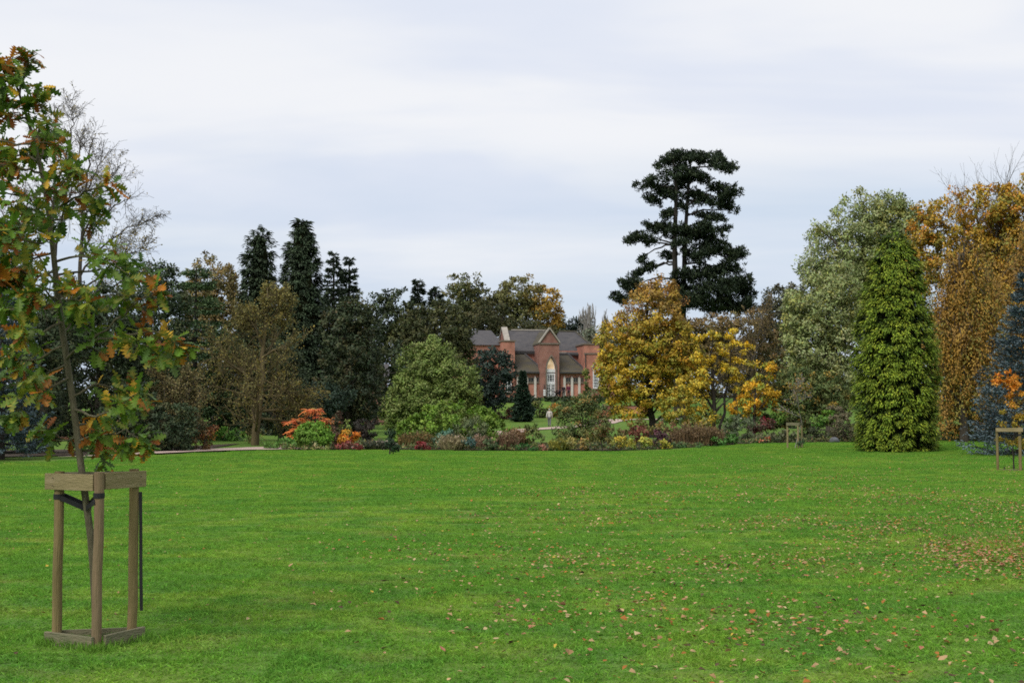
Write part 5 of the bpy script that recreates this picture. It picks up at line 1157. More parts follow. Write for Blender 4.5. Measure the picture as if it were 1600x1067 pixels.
shrub('grey_low_drift', 'grey green low drift in front of the crimson shrub', 63.2, [(1180, 683, 24, 7), (1215, 681, 24, 8), (1240, 682, 14, 8)], [(0.065, 0.085, 0.04, 1), (0.085, 0.085, 0.045, 1)], 236, cat='plant')
shrub('pink_flowers', 'small pink orange flowering plant at the edge of the grey drift', 62.2, [(1190, 688, 6, 3), (1202, 688, 5, 3)], [(0.35, 0.12, 0.06, 1), (0.09, 0.11, 0.04, 1)], 237, cat='plant')
shrub('edging_greens', 'low green edging plants between yellow mound and green clump', 57.2, [(1075, 697, 20, 4), (1060, 698, 14, 3.5)], [(0.05, 0.10, 0.03, 1)], 238, cat='plant')
shrub('leafy_backdrop', 'tall mid green shrubbery behind the middle guard', 71, [(1250, 610, 40, 34), (1220, 640, 36, 30), (1290, 620, 36, 40), (1265, 645, 40, 30), (1235, 590, 24, 20)], [(0.075, 0.10, 0.03, 2), (0.055, 0.08, 0.025, 2), (0.11, 0.115, 0.035, 1), (0.22, 0.15, 0.03, 0.5)], 239, crad=6, cover=3.8, nlimb=16)
shrub('bright_green_shrub', 'bright green low shrub right of the middle guard', 69, [(1295, 655, 18, 12), (1275, 660, 14, 10), (1215, 652, 14, 8)], [(0.07, 0.16, 0.025, 1), (0.10, 0.17, 0.03, 1)], 240)
shrub('dark_low_hedge', 'dark low planting at the lawn edge right of the middle guard', 67.5, [(1268, 678, 22, 10), (1300, 680, 22, 9), (1330, 676, 20, 14)], [(0.035, 0.045, 0.02, 1), (0.055, 0.06, 0.03, 1)], 241)
shrub('brown_stem_shrub', 'grey brown shrub at the left foot of the golden green cypress', 66.3, [(1322, 665, 20, 24), (1310, 645, 16, 16)], [(0.11, 0.095, 0.055, 2), (0.085, 0.085, 0.045, 1)], 242, leafpx=2.0, cover=3)
shrub('dark_shade_shrub', 'dark shrub in the shade between cypress and weeping birch', 69, [(1470, 672, 26, 14), (1510, 672, 30, 14), (1545, 674, 26, 12)], [(0.03, 0.032, 0.018, 1), (0.07, 0.05, 0.02, 1)], 243)
shrub('amber_fern', 'yellow leaved low plants below the golden tree trunk', 66, [(1060, 668, 22, 10), (1030, 670, 16, 10), (1100, 668, 24, 8), (1000, 664, 20, 10)], [(0.18, 0.13, 0.035, 1), (0.10, 0.10, 0.03, 1), (0.14, 0.07, 0.04, 1)], 244, cover=3)
shrub('far_border_green', 'green planting beyond the path right of the golden trunk', 100, [(1060, 655, 40, 8), (1120, 652, 40, 9), (1180, 655, 40, 10)], [(0.07, 0.11, 0.03, 1), (0.05, 0.08, 0.03, 1)], 245)

def cover():
    r = np.random.default_rng(320); n = 16000
    x = r.uniform(-9.2, 30, n); y = lawn_edge(x) + 0.02 + r.random(n) ** 1.6 * 6.5; k = np.cos(x * 1.9) + np.cos(x * 0.7 + y)
    P = np.stack([x, y, g(x, y) + 0.03 + r.random(n) * 0.16 * (1 + 0.5 * k).clip(0.2)], 1)
    pal = pick_cols(r, [(0.05, 0.085, 0.025, 3), (0.08, 0.10, 0.03, 2), (0.10, 0.07, 0.035, 2), (0.13, 0.12, 0.04, 1), (0.045, 0.06, 0.03, 2)], n)
    V, F, C = leaf_geo(P, rand_dir(r, n) + np.array((0, 0, 0.3)), rand_dir(r, n) + np.array((0, 0, 0.7)), 0.13 * r.uniform(.7, 1.4, n), 0.08, pal * r.uniform(.75, 1.25, (n, 1)))
    tag(link('ground_cover', new_mesh('ground_cover', V, F, LEAF, C)), 'low mixed ground cover filling the flower border', 'ground cover', kind='stuff')
cover()
# grey boulder at the lawn edge
r = np.random.default_rng(5); bm = bmesh.new(); bmesh.ops.create_icosphere(bm, subdivisions=3, radius=1)
fn = dirnoise(r, 6, 1.8)
for v in bm.verts:
    d = np.array(v.co); k = 1 + 0.13 * float(fn(d[None])[0]); v.co = Vector((d[0] * 0.27 * k, d[1] * 0.22 * k, d[2] * 0.17 * k + 0.10))
me = bpy.data.meshes.new('boulder'); bm.to_mesh(me); bm.free(); me.materials.append(P_mat('boulder_stone', (0.13, 0.14, 0.155), (0.08, 0.08, 0.08), scale=5, rough=0.85, bump=0.5))
for p in me.polygons: p.use_smooth = True
tag(link('boulder', me, None, ground_at(1304, 64.8)), 'rounded grey boulder at the lawn edge left of the golden green cypress', 'boulder')

# ================================================================== YOUNG OAK AND GUARDS
WOODP = P_mat('weathered_post', (0.15, 0.115, 0.048), (0.25, 0.18, 0.085), scale=5, bump=0.5, bscale=30, stretch=(3, 3, 0.35), rough=0.85, c3=(0.18, 0.14, 0.06), spec=0.2)
WOODP2 = P_mat('brown_post', (0.18, 0.115, 0.068), (0.25, 0.165, 0.10), scale=5, bump=0.5, bscale=30, stretch=(3, 3, 0.35), rough=0.85, c3=(0.19, 0.14, 0.078), spec=0.2)
WOODB = P_mat('weathered_board', (0.21, 0.17, 0.085), (0.33, 0.26, 0.15), scale=4, bump=0.5, bscale=25, stretch=(0.8, 0.8, 5), rough=0.85, c3=(0.25, 0.20, 0.10), spec=0.2)
WOODG = P_mat('mossy_board', (0.12, 0.125, 0.07), (0.22, 0.19, 0.12), scale=5, bump=0.5, bscale=25, stretch=(0.8, 0.8, 4), rough=0.9, spec=0.15)
RUBBER = P_mat('black_rubber', (0.012, 0.012, 0.014), (0.022, 0.021, 0.022), scale=8, rough=0.55, spec=0.3)
def post(name, x, y, z0, z1, r, mat, parent, seed, k=14):
    rr = np.random.default_rng(seed); n = 7
    P = np.stack([np.full(n, x) + rr.normal(0, 0.002, n), np.full(n, y) + rr.normal(0, 0.002, n), np.linspace(z0, z1, n)], 1)
    R = np.full(n, r) * (1 + rr.normal(0, 0.015, n))
    P = np.vstack([P, P[-1] + np.array((0, 0, 0.001))]); R = np.append(R, R[-1] - 0.005)
    m_ = MB().tube(P, R, k)
    return m_.build(name, mat, parent, smooth=False)
def board(name, p, q, z0, z1, th, mat, parent):
    """plank standing on edge between two plan points"""
    p = np.array(p); q = np.array(q); d = (q - p) / np.linalg.norm(q - p); n_ = np.array((-d[1], d[0])) * th / 2
    V_ = [(*(p - n_), z0), (*(q - n_), z0), (*(q + n_), z0), (*(p + n_), z0), (*(p - n_), z1), (*(q - n_), z1), (*(q + n_), z1), (*(p + n_), z1)]
    return MB().add(V_, [(0, 3, 2, 1), (4, 5, 6, 7), (0, 1, 5, 4), (1, 2, 6, 5), (2, 3, 7, 6), (3, 0, 4, 7)]).build(name, mat, parent, bevel=0.003)
def gpt(px, py):
    Y = CAM_Z * FPX / (py - 640); p = ground_at(px, Y); return p
# --- near guard: three posts, rails at top and bottom, rubber tie
L0, M0, R0 = gpt(95, 1001), gpt(157, 1009), gpt(212, 996)
G0 = (L0 + M0 + R0) / 3; G0[2] = 0
guard = thing('tree_guard', 'weathered wooden three post guard round the young oak', 'tree guard', G0)
l, m_, r_ = (L0 - G0)[:2], (M0 - G0)[:2], (R0 - G0)[:2]
PR = 0.034; TOP = 1.215
post('post', l[0], l[1], -0.2, TOP - 0.003, PR, WOODP, guard, 1); post('post', m_[0], m_[1], -0.2, TOP, PR, WOODP2, guard, 2); post('post', r_[0], r_[1], -0.2, TOP + 0.008, PR, WOODP, guard, 3)
def unit(a): return a / np.linalg.norm(a)
dl, dr = unit(m_ - l), unit(r_ - m_)
nl = np.array((dl[1], -dl[0])); nr = np.array((dr[1], -dr[0]))      # outward, towards the camera
o_ = PR + 0.013
board('top_board', l + nl * o_ - dl * 0.085, m_ - dl * (PR + 0.004) + nl * 0.012, 1.085, 1.20, 0.024, WOODB, guard)
board('top_board', m_ + dr * (PR + 0.004) + nr * 0.012, r_ + nr * o_ + dr * 0.06, 1.095, 1.21, 0.024, WOODB, guard)
db = unit(r_ - l); nbk = np.array((-db[1], db[0]))
board('top_board', l + nbk * o_ - db * 0.03, r_ + nbk * o_ + db * 0.05, 1.10, 1.205, 0.022, WOODG, guard)
board('bottom_board', l + nl * o_ - dl * 0.06, m_ + nl * o_ + dl * 0.015, -0.03, 0.090, 0.026, WOODG, guard)
board('bottom_board', m_ + nr * o_ + dr * 0.025, r_ + nr * o_ + dr * 0.07, -0.03, 0.094, 0.026, WOODG, guard)
board('bottom_board', l + nbk * o_ - db * 0.03, r_ + nbk * o_ + db * 0.05, -0.03, 0.088, 0.024, WOODG, guard)
for k_, pp in enumerate((l, r_)):      # nail heads on the top boards
    nn_ = nl if k_ == 0 else nr
    for dz_ in (1.115, 1.17):
        q = pp + nn_ * (o_ + 0.0135); MB().tube([(q[0], q[1], dz_), (q[0] + nn_[0] * 0.003, q[1] + nn_[1] * 0.003, dz_)], [0.004, 0.004], 6).build('nail', RUBBER, guard)
# rubber tie: collars on two posts, straps to a collar on the stem
stem_at = at(135, 792, 9.17) - G0
def strap(p, q, w=0.034, name='tie_strap'): return MB().beam(p, q, 0.006, w).build(name, RUBBER, guard)
zt1 = 1.035
for pp, zz in ((l, zt1), (m_, zt1 + 0.02)):
    MB().tube([(pp[0], pp[1], zz - 0.018), (pp[0], pp[1], zz + 0.018)], [PR + 0.005, PR + 0.005], 14).build('tie_collar', RUBBER, guard)
SZt = float(stem_at[2])
MB().tube([(stem_at[0], stem_at[1], SZt - 0.022), (stem_at[0], stem_at[1], SZt + 0.022)], [0.036, 0.036], 12).build('tie_collar', RUBBER, guard)
for off in (-1, 1):
    strap((l[0] + 0.02, l[1] + off * 0.03, zt1 + 0.008 * off), (stem_at[0], stem_at[1] + off * 0.03, SZt + 0.008 * off))
    strap((stem_at[0], stem_at[1] + off * 0.03, SZt + 0.012 * off), (m_[0] - 0.02, m_[1] + off * 0.03, zt1 + 0.02 + 0.022 * off - 0.02))
hs = MB(); hp = [(r_[0] + PR + 0.013, r_[1] - 0.01, 1.06), (r_[0] + PR + 0.019, r_[1] - 0.01, 0.8), (r_[0] + PR + 0.025, r_[1] - 0.012, 0.5), (r_[0] + PR + 0.033, r_[1] - 0.012, 0.215)]
for a, b in zip(hp[:-1], hp[1:]): hs.beam(a, b, 0.007, 0.022, up=(1, 0, 0))
hs.build('hanging_strap', RUBBER, guard)

# --- the oak itself
OBASE = at(156, 1003, 9.13); OBASE[2] = 0
oak = thing('young_oak', 'young oak with green and rusty autumn leaves in the near guard', 'tree', OBASE)
OY = 9.15
stem_px = [(151, 1004), (149, 950), (146, 890), (142, 840), (136, 795), (129, 745), (123, 700), (113, 620), (104, 560), (95, 500), (88, 440), (82, 385), (74, 320), (66, 275), (52, 215), (36, 165), (20, 118), (10, 88)]
stem = np.array([at(px, py, OY + 0.02 * math.sin(k)) for k, (px, py) in enumerate(stem_px)]) - OBASE
stem[0, 2] = -0.05
sr = np.interp(np.arange(len(stem)), [0, 4, 9, 13, 17], [0.027, 0.025, 0.022, 0.014, 0.005])
bm_ = new_mesh('trunk', *tube_np(stem, sr, 10), BARK_OAK, smooth=True); link('trunk', bm_, oak)
ro = np.random.default_rng(77)
def bp(px, py, d=0.0): return at(px, py, OY + d) - OBASE
BR = [  # main branches: polylines in photograph pixels with depth offsets
    [(104, 560, 0), (140, 538, -.1), (190, 520, -.2), (240, 516, -.3), (272, 535, -.35)], [(140, 538, -.1), (180, 500, -.2), (218, 470, -.2), (228, 462, -.2)],
    [(190, 520, -.2), (220, 545, -.3), (255, 560, -.35)], [(113, 620, 0), (150, 600, .1), (190, 610, .2), (215, 622, .25)], [(116, 640, 0), (150, 650, -.15), (185, 640, -.25), (200, 625, -.3)],
    [(122, 690, 0), (155, 680, -.1), (195, 672, -.2), (220, 690, -.25)], [(121, 680, 0), (100, 690, .1), (80, 682, .15)], [(123, 700, 0), (150, 705, .1), (165, 722, .15)], [(119, 665, 0), (150, 662, .3), (180, 690, .35)],
    [(100, 540, 0), (60, 560, .1), (20, 565, .2), (-15, 560, .2)], [(108, 590, 0), (75, 610, -.1), (40, 630, -.2), (25, 645, -.25)], [(95, 505, 0), (60, 520, -.2), (20, 515, -.35), (-15, 530, -.4)],
    [(92, 480, 0), (50, 483, .2), (10, 484, .3), (-20, 480, .35)], [(104, 570, 0), (70, 585, .3), (30, 600, .4), (0, 610, .45)],
    [(86, 430, 0), (130, 425, .1), (175, 420, .15), (215, 425, .2)], [(84, 410, 0), (120, 400, -.2), (160, 405, -.3), (185, 418, -.35)], [(83, 395, 0), (50, 405, -.1), (15, 400, -.2), (-15, 410, -.2)],
    [(90, 455, 0), (50, 445, .3), (15, 440, .4), (-15, 435, .4)], [(80, 370, 0), (50, 355, .25), (20, 350, .35)], [(76, 335, 0), (105, 315, -.1), (135, 300, -.2), (160, 292, -.25)], [(78, 345, 0), (115, 340, .2), (140, 330, .25)],
    [(72, 310, 0), (40, 305, .1), (5, 300, .2), (-20, 305, .2)], [(66, 275, 0), (90, 255, .1), (105, 250, .1)], [(64, 270, 0), (35, 262, -.2), (5, 258, -.3), (-20, 250, -.3)],
    [(55, 230, 0), (70, 190, -.1), (66, 160, -.1)], [(54, 225, 0), (25, 225, .2), (0, 220, .25), (-20, 222, .25)], [(42, 185, 0), (20, 190, -.2), (-5, 185, -.3)], [(30, 150, 0), (38, 120, 0), (42, 102, 0)],
    [(33, 158, 0), (10, 155, .15), (-10, 150, .2)], [(20, 115, 0), (5, 120, -.1), (-10, 125, -.15)], [(14, 100, 0), (20, 95, 0), (16, 90, 0)], [(62, 262, 0), (70, 230, .2), (75, 215, .25)], [(98, 520, 0), (120, 500, .3), (140, 480, .4)], [(70, 300, 0), (95, 290, -.3), (110, 275, -.35)], [(80, 370, 0), (60, 380, -.3), (30, 372, -.4), (0, 360, -.4)], [(74, 320, 0), (50, 330, -.25), (25, 325, -.35)], [(48, 205, 0), (60, 215, -.3), (80, 225, -.35)], [(26, 130, 0), (12, 138, -.25), (-5, 140, -.3)], [(60, 250, 0), (40, 240, .3), (15, 245, .35)], [(92, 470, 0), (70, 455, -.3), (45, 462, -.4)], [(86, 425, 0), (60, 430, .35), (30, 425, .4), (5, 420, .4)], [(88, 440, 0), (100, 465, -.3), (125, 470, -.4)]]
LFP, LFD, LFU, LFC = [], [], [], []
polys = []
OAKPAL = [np.array(c) for c in ((0.060, 0.115, 0.012), (0.085, 0.140, 0.015), (0.042, 0.082, 0.014), (0.135, 0.155, 0.018), (0.33, 0.20, 0.018), (0.26, 0.095, 0.010), (0.15, 0.050, 0.010), (0.10, 0.145, 0.045))]
OAKW = np.array((4, 3.6, 3.6, 1.9, 0.9, 1.25, 1.7, 0.7)); OAKW /= OAKW.sum()
for br in BR:
    P = np.array([bp(*q) for q in br]); n = 3 * (len(P) - 1) + 1
    t = np.linspace(0, len(P) - 1, n); Q = np.stack([np.interp(t, np.arange(len(P)), P[:, k]) for k in range(3)], 1); Q[1:-1] += ro.normal(0, 0.008, (n - 2, 3))
    polys.append((Q, np.linspace(0.010, 0.003, n), 6))
    ln = np.linalg.norm(np.diff(Q, axis=0), axis=1).sum()
    nt_ = int(4 + ln * 9.5)
    for j in range(nt_):
        s = ro.uniform(0.22, 1.0) if j else 1.0
        k = s * (n - 1); i0 = min(int(k), n - 2); p = Q[i0] + (Q[i0 + 1] - Q[i0]) * (k - i0)
        ax = unit(Q[i0 + 1] - Q[i0]); d = unit(ax * 0.6 + ro.normal(0, 0.6, 3) + np.array((0, 0, 0.25))) if j else ax
        tl = ro.uniform(0.04, 0.13); e = p + d * tl
        polys.append((curve_pts(p, e, 3, 0.01), np.array((0.0032, 0.0025, 0.0018)), 4))
        cc_ = ro.choice(8, p=OAKW)
        nlv = ro.integers(5, 10)
        for q in range(nlv):
            f = 1.0 if q < nlv - 2 else ro.uniform(0.3, 0.9)
            th = q * 2.4 + ro.uniform(-0.4, 0.4)
            a = unit(np.cross(d, (0.31, 0.2, 0.9))); b = np.cross(d, a)
            ld = unit(d * ro.uniform(0.2, 0.7) + (a * math.cos(th) + b * math.sin(th)) * 0.9 + np.array((0, 0, -0.38)))
            LFP.append(p + d * tl * f); LFD.append(ld); LFU.append(unit(np.array((0, -0.25, 0.9)) + ro.normal(0, 0.45, 3)))
            LFC.append(cc_ if ro.random() < 0.55 else ro.choice(8, p=OAKW))
link('branches', tubes_mesh('branches', polys, BARK_OAK), oak)
# lobed leaf: stations along the midrib and half widths
def oak_leaf_shape(seed):
    q = np.random.default_rng(seed)
    st = np.array([0, .10, .20, .27, .38, .46, .58, .66, .78, .85, .94, 1.0]); hw = np.array([.015, .03, .17, .055, .27, .075, .34, .10, .28, .085, .15, .01])
    def side(): return hw * (1 + q.normal(0, 0.12, 12)), np.clip(st + np.append(0, q.normal(0, 0.012, 11)), 0, 1)
    (w1, s1), (w2, s2) = side(), side()
    fold, curl, tw = q.uniform(0.1, 0.35), q.uniform(0.0, 0.28), q.uniform(-0.2, 0.2)
    mid = np.stack([st, np.zeros(12), -curl * st ** 2], 1)
    A = np.stack([s1, w1, fold * w1 - curl * s1 ** 2 + tw * w1 * s1], 1); B_ = np.stack([s2, -w2, fold * w2 - curl * s2 ** 2 - tw * w2 * s2], 1)
    V = np.concatenate([mid, A, B_]); i = np.arange(11)
    F = np.concatenate([np.stack([i, i + 1, i + 13], 1), np.stack([i, i + 13, i + 12], 1), np.stack([i + 1, i, i + 24], 1), np.stack([i + 1, i + 24, i + 25], 1)])
    return V, F
SHAPES = [oak_leaf_shape(k) for k in range(5)]
LFP, LFD, LFU, LFC = map(np.array, (LFP, LFD, LFU, LFC))
nL = len(LFP); LS = ro.uniform(0.085, 0.148, nL); SHP = ro.integers(0, 5, nL)
Xa = nrm(LFD); Za = nrm(LFU - (LFU * Xa).sum(1)[:, None] * Xa); Ya = np.cross(Za, Xa)
# the 300 leaves that show largest (facing the camera, in frame, on the near side) are leaves of their own
wp = LFP + OBASE
inframe = (wp[:, 0] / wp[:, 1] > -0.395)
score = LS * (0.25 + np.abs(Za[:, 1])) * inframe - 0.06 * (wp[:, 1] - OY) * 0.3
order = np.argsort(-score); own = set(order[:300].tolist())
LM = {}
for k in range(5):
    for c in range(8):
        V, F = SHAPES[k]; cols = np.repeat(OAKPAL[c][None], len(V), 0) * (1 + 0.0 * V[:, :1])
        edge = np.concatenate([np.zeros(12), np.ones(24)])[:, None]
        qq = np.random.default_rng(k * 8 + c); bl = np.clip(qq.normal(0, 0.5, 36) + (V[:, 0] - 0.5) * qq.uniform(-1, 1.4), 0, 0.8)[:, None]
        other = OAKPAL[(c + (1, 3, 2, 1, 5, 6, 5, 3)[c]) % 8] if c not in (4, 5, 6) else OAKPAL[(6, 5, 5)[c - 4]]
        cols = cols * (1 - bl) + other * bl
        cols[:12] = cols[:12] * 0.8 + np.array((0.20, 0.19, 0.07)) * 0.2
        LM[k, c] = new_mesh('leaf', V, F, OAKLEAF, cols)
bV, bF, bC, nv = [], [], [], 0
for i in range(nL):
    k, c = int(SHP[i]), int(LFC[i])
    R = np.stack([Xa[i], Ya[i], Za[i]], 1) * LS[i]
    if i in own:
        o = bpy.data.objects.new('leaf', LM[k, c]); COL.objects.link(o); o.parent = oak
        M4 = Matrix([[*map(float, R[q]), float(LFP[i][q])] for q in range(3)] + [[0, 0, 0, 1]]); o.matrix_local = M4
    else:
        V, F = SHAPES[k]; bV.append(V @ R.T + LFP[i]); bF.append(F + nv); nv += len(V); bC.append(np.repeat(OAKPAL[c][None] * ro.uniform(0.8, 1.2), len(V), 0))
cr_ = link('crown', new_mesh('crown', np.concatenate(bV), np.concatenate(bF), OAKLEAF, np.concatenate(bC)), oak); cr_['kind'] = 'stuff'

# --- middle guard with its thin sapling
gm = ground_at(1241, 56.0)
g2 = thing('tree_guard', 'small distant three post guard at the lawn edge', 'tree guard', gm)
def rel(px, Y): p = ground_at(px, Y) - gm; return p[:2]
pl_, pm_, pr2 = rel(1230, 56.1), rel(1246.5, 55.8), rel(1252.5, 56.4)
for k_, pp in enumerate((pl_, pm_, pr2)): post('post', pp[0], pp[1], -0.2, 1.08, 0.042, WOODB, g2, 10 + k_, 8)
board('top_board', pl_ + np.array((-0.06, -0.055)), pm_ + np.array((0.04, -0.055)), 0.97, 1.10, 0.028, WOODG, g2)
board('top_board', pm_ + np.array((0.058, -0.03)), pr2 + np.array((0.058, 0.06)), 0.97, 1.10, 0.028, WOODG, g2)
board('top_board', pl_ + np.array((-0.03, 0.055)), pr2 + np.array((-0.02, 0.058)), 0.97, 1.09, 0.028, WOODG, g2)
MB().beam((pl_[0], pl_[1], 0.90), (0, 0.03, 0.86), 0.012, 0.06).build('tie_strap', RUBBER, g2); MB().beam((pm_[0], pm_[1], 0.90), (0, 0.03, 0.86), 0.012, 0.06).build('tie_strap', RUBBER, g2)
twiggy('thin_sapling', 'thin pale sapling almost bare in the distant guard', 'tree', 56.0, (1218, 1268, 585), 250, BARK_PALE, trunk=0.02, cfg=dict(n=[9, 4, 3, 2], t0=[0.5, 0.2, 0.2, 0.2], wig=0.05), leaves=([(0.12, 0.12, 0.035, 1), (0.2, 0.12, 0.03, 1)], 2.0, 3), base=1241, minr=0.008)
shrub('seedling', 'tiny dark green plant at the foot of the distant guard', 55.7, [(1251, 692, 3, 6)], [(0.03, 0.06, 0.025, 1)], 251, cat='plant', leafpx=2)
# --- right guard with orange sapling
gr_ = ground_at(1576, 36.0)
g3 = thing('tree_guard', 'two post wooden guard round the orange sapling at right', 'tree guard', gr_)
pa, pb = (ground_at(1557, 36.0) - gr_)[:2], (ground_at(1592.5, 35.8) - gr_)[:2]
post('post', pa[0], pa[1], -0.2, 1.17, 0.036, WOODP, g3, 20, 10); post('post', pb[0], pb[1], -0.2, 1.22, 0.042, WOODP, g3, 21, 10)
board('top_board', pa + np.array((-0.05, -0.052)), pb + np.array((0.07, -0.058)), 1.08, 1.19, 0.026, WOODB, g3)
board('bottom_board', pa + np.array((-0.03, 0.052)), pb + np.array((0.05, 0.058)), -0.02, 0.035, 0.024, WOODG, g3)
MB().tube([(pb[0], pb[1], 0.97), (pb[0], pb[1], 1.02)], [0.047, 0.047], 10).build('tie_collar', RUBBER, g3)
MB().beam((pa[0], pa[1], 1.03), (0.08, 0.03, 0.98), 0.008, 0.045).build('tie_strap', RUBBER, g3); MB().beam((pb[0], pb[1], 1.0), (0.08, 0.03, 0.98), 0.008, 0.045).build('tie_strap', RUBBER, g3)
MB().tube([(pa[0] + 0.19, pa[1], -0.02), (pa[0] + 0.19, pa[1], 0.10)], [0.02, 0.018], 8).build('peg', BARK_DK, g3)
def ssap(C, r):
    z = ((C[:, 2]) / 3.0)[:, None]; k = sst(0.35, 0.9, z + r.normal(0, .06, (len(C), 1)))
    return np.array((0.19, 0.15, 0.02)) * (1 - k) + np.array((0.42, 0.17, 0.02)) * k
decid('orange_sapling', 'orange yellow maple sapling in the right guard', 'tree', 36.2, [(1572, 588, 14, 6), (1562, 600, 12, 5), (1585, 612, 20, 8), (1602, 596, 16, 8), (1590, 632, 24, 8), (1575, 640, 14, 6), (1606, 645, 18, 8), (1586, 658, 18, 8), (1560, 662, 12, 4), (1572, 684, 14, 10), (1590, 690, 12, 8), (1605, 620, 18, 8), (1583, 600, 12, 8)],
      [(0.28, 0.18, 0.02, 3), (0.2, 0.16, 0.025, 2), (0.42, 0.15, 0.02, 2)], 252, leafpx=3.0, crad=5, cover=2.6, base=1582, trunk=0.022, nlimb=40, flat=0.45, colf=ssap, bark=BARK_DK, limb_r=0.008)
# --- two saplings out on the lawn
r = np.random.default_rng(260)
decid('dark_sapling', 'small dark green two stemmed conifer alone on the lawn', 'conifer', 45.8, [(611, 681, 7, 5), (609, 688, 6, 5), (613, 695, 7, 4), (604, 701, 6, 3), (617, 702, 5, 3), (610, 675, 6, 4), (610, 671, 4, 3)], [(0.022, 0.042, 0.022, 1), (0.03, 0.052, 0.028, 1)], 261, leafpx=2.4, asp=0.45, crad=2.6, cover=5.0, base=609, trunk=0.03, mat=NEEDLE, extra_trunks=((615, 613, 685, 0.022),), nlimb=12, bark=BARK_DK)
decid('red_leafed_sapling', 'slim red green sapling at the lawn edge before the loose shrub', 'tree', 52.2, [(938, 660, 14, 16), (930, 675, 14, 14), (945, 678, 12, 12), (935, 646, 9, 9)], [(0.09, 0.095, 0.03, 2), (0.16, 0.07, 0.03, 1), (0.12, 0.11, 0.03, 1)], 262, leafpx=2.4, crad=4.5, cover=2.5, base=941, trunk=0.03, nlimb=14, bark=BARK_DK)

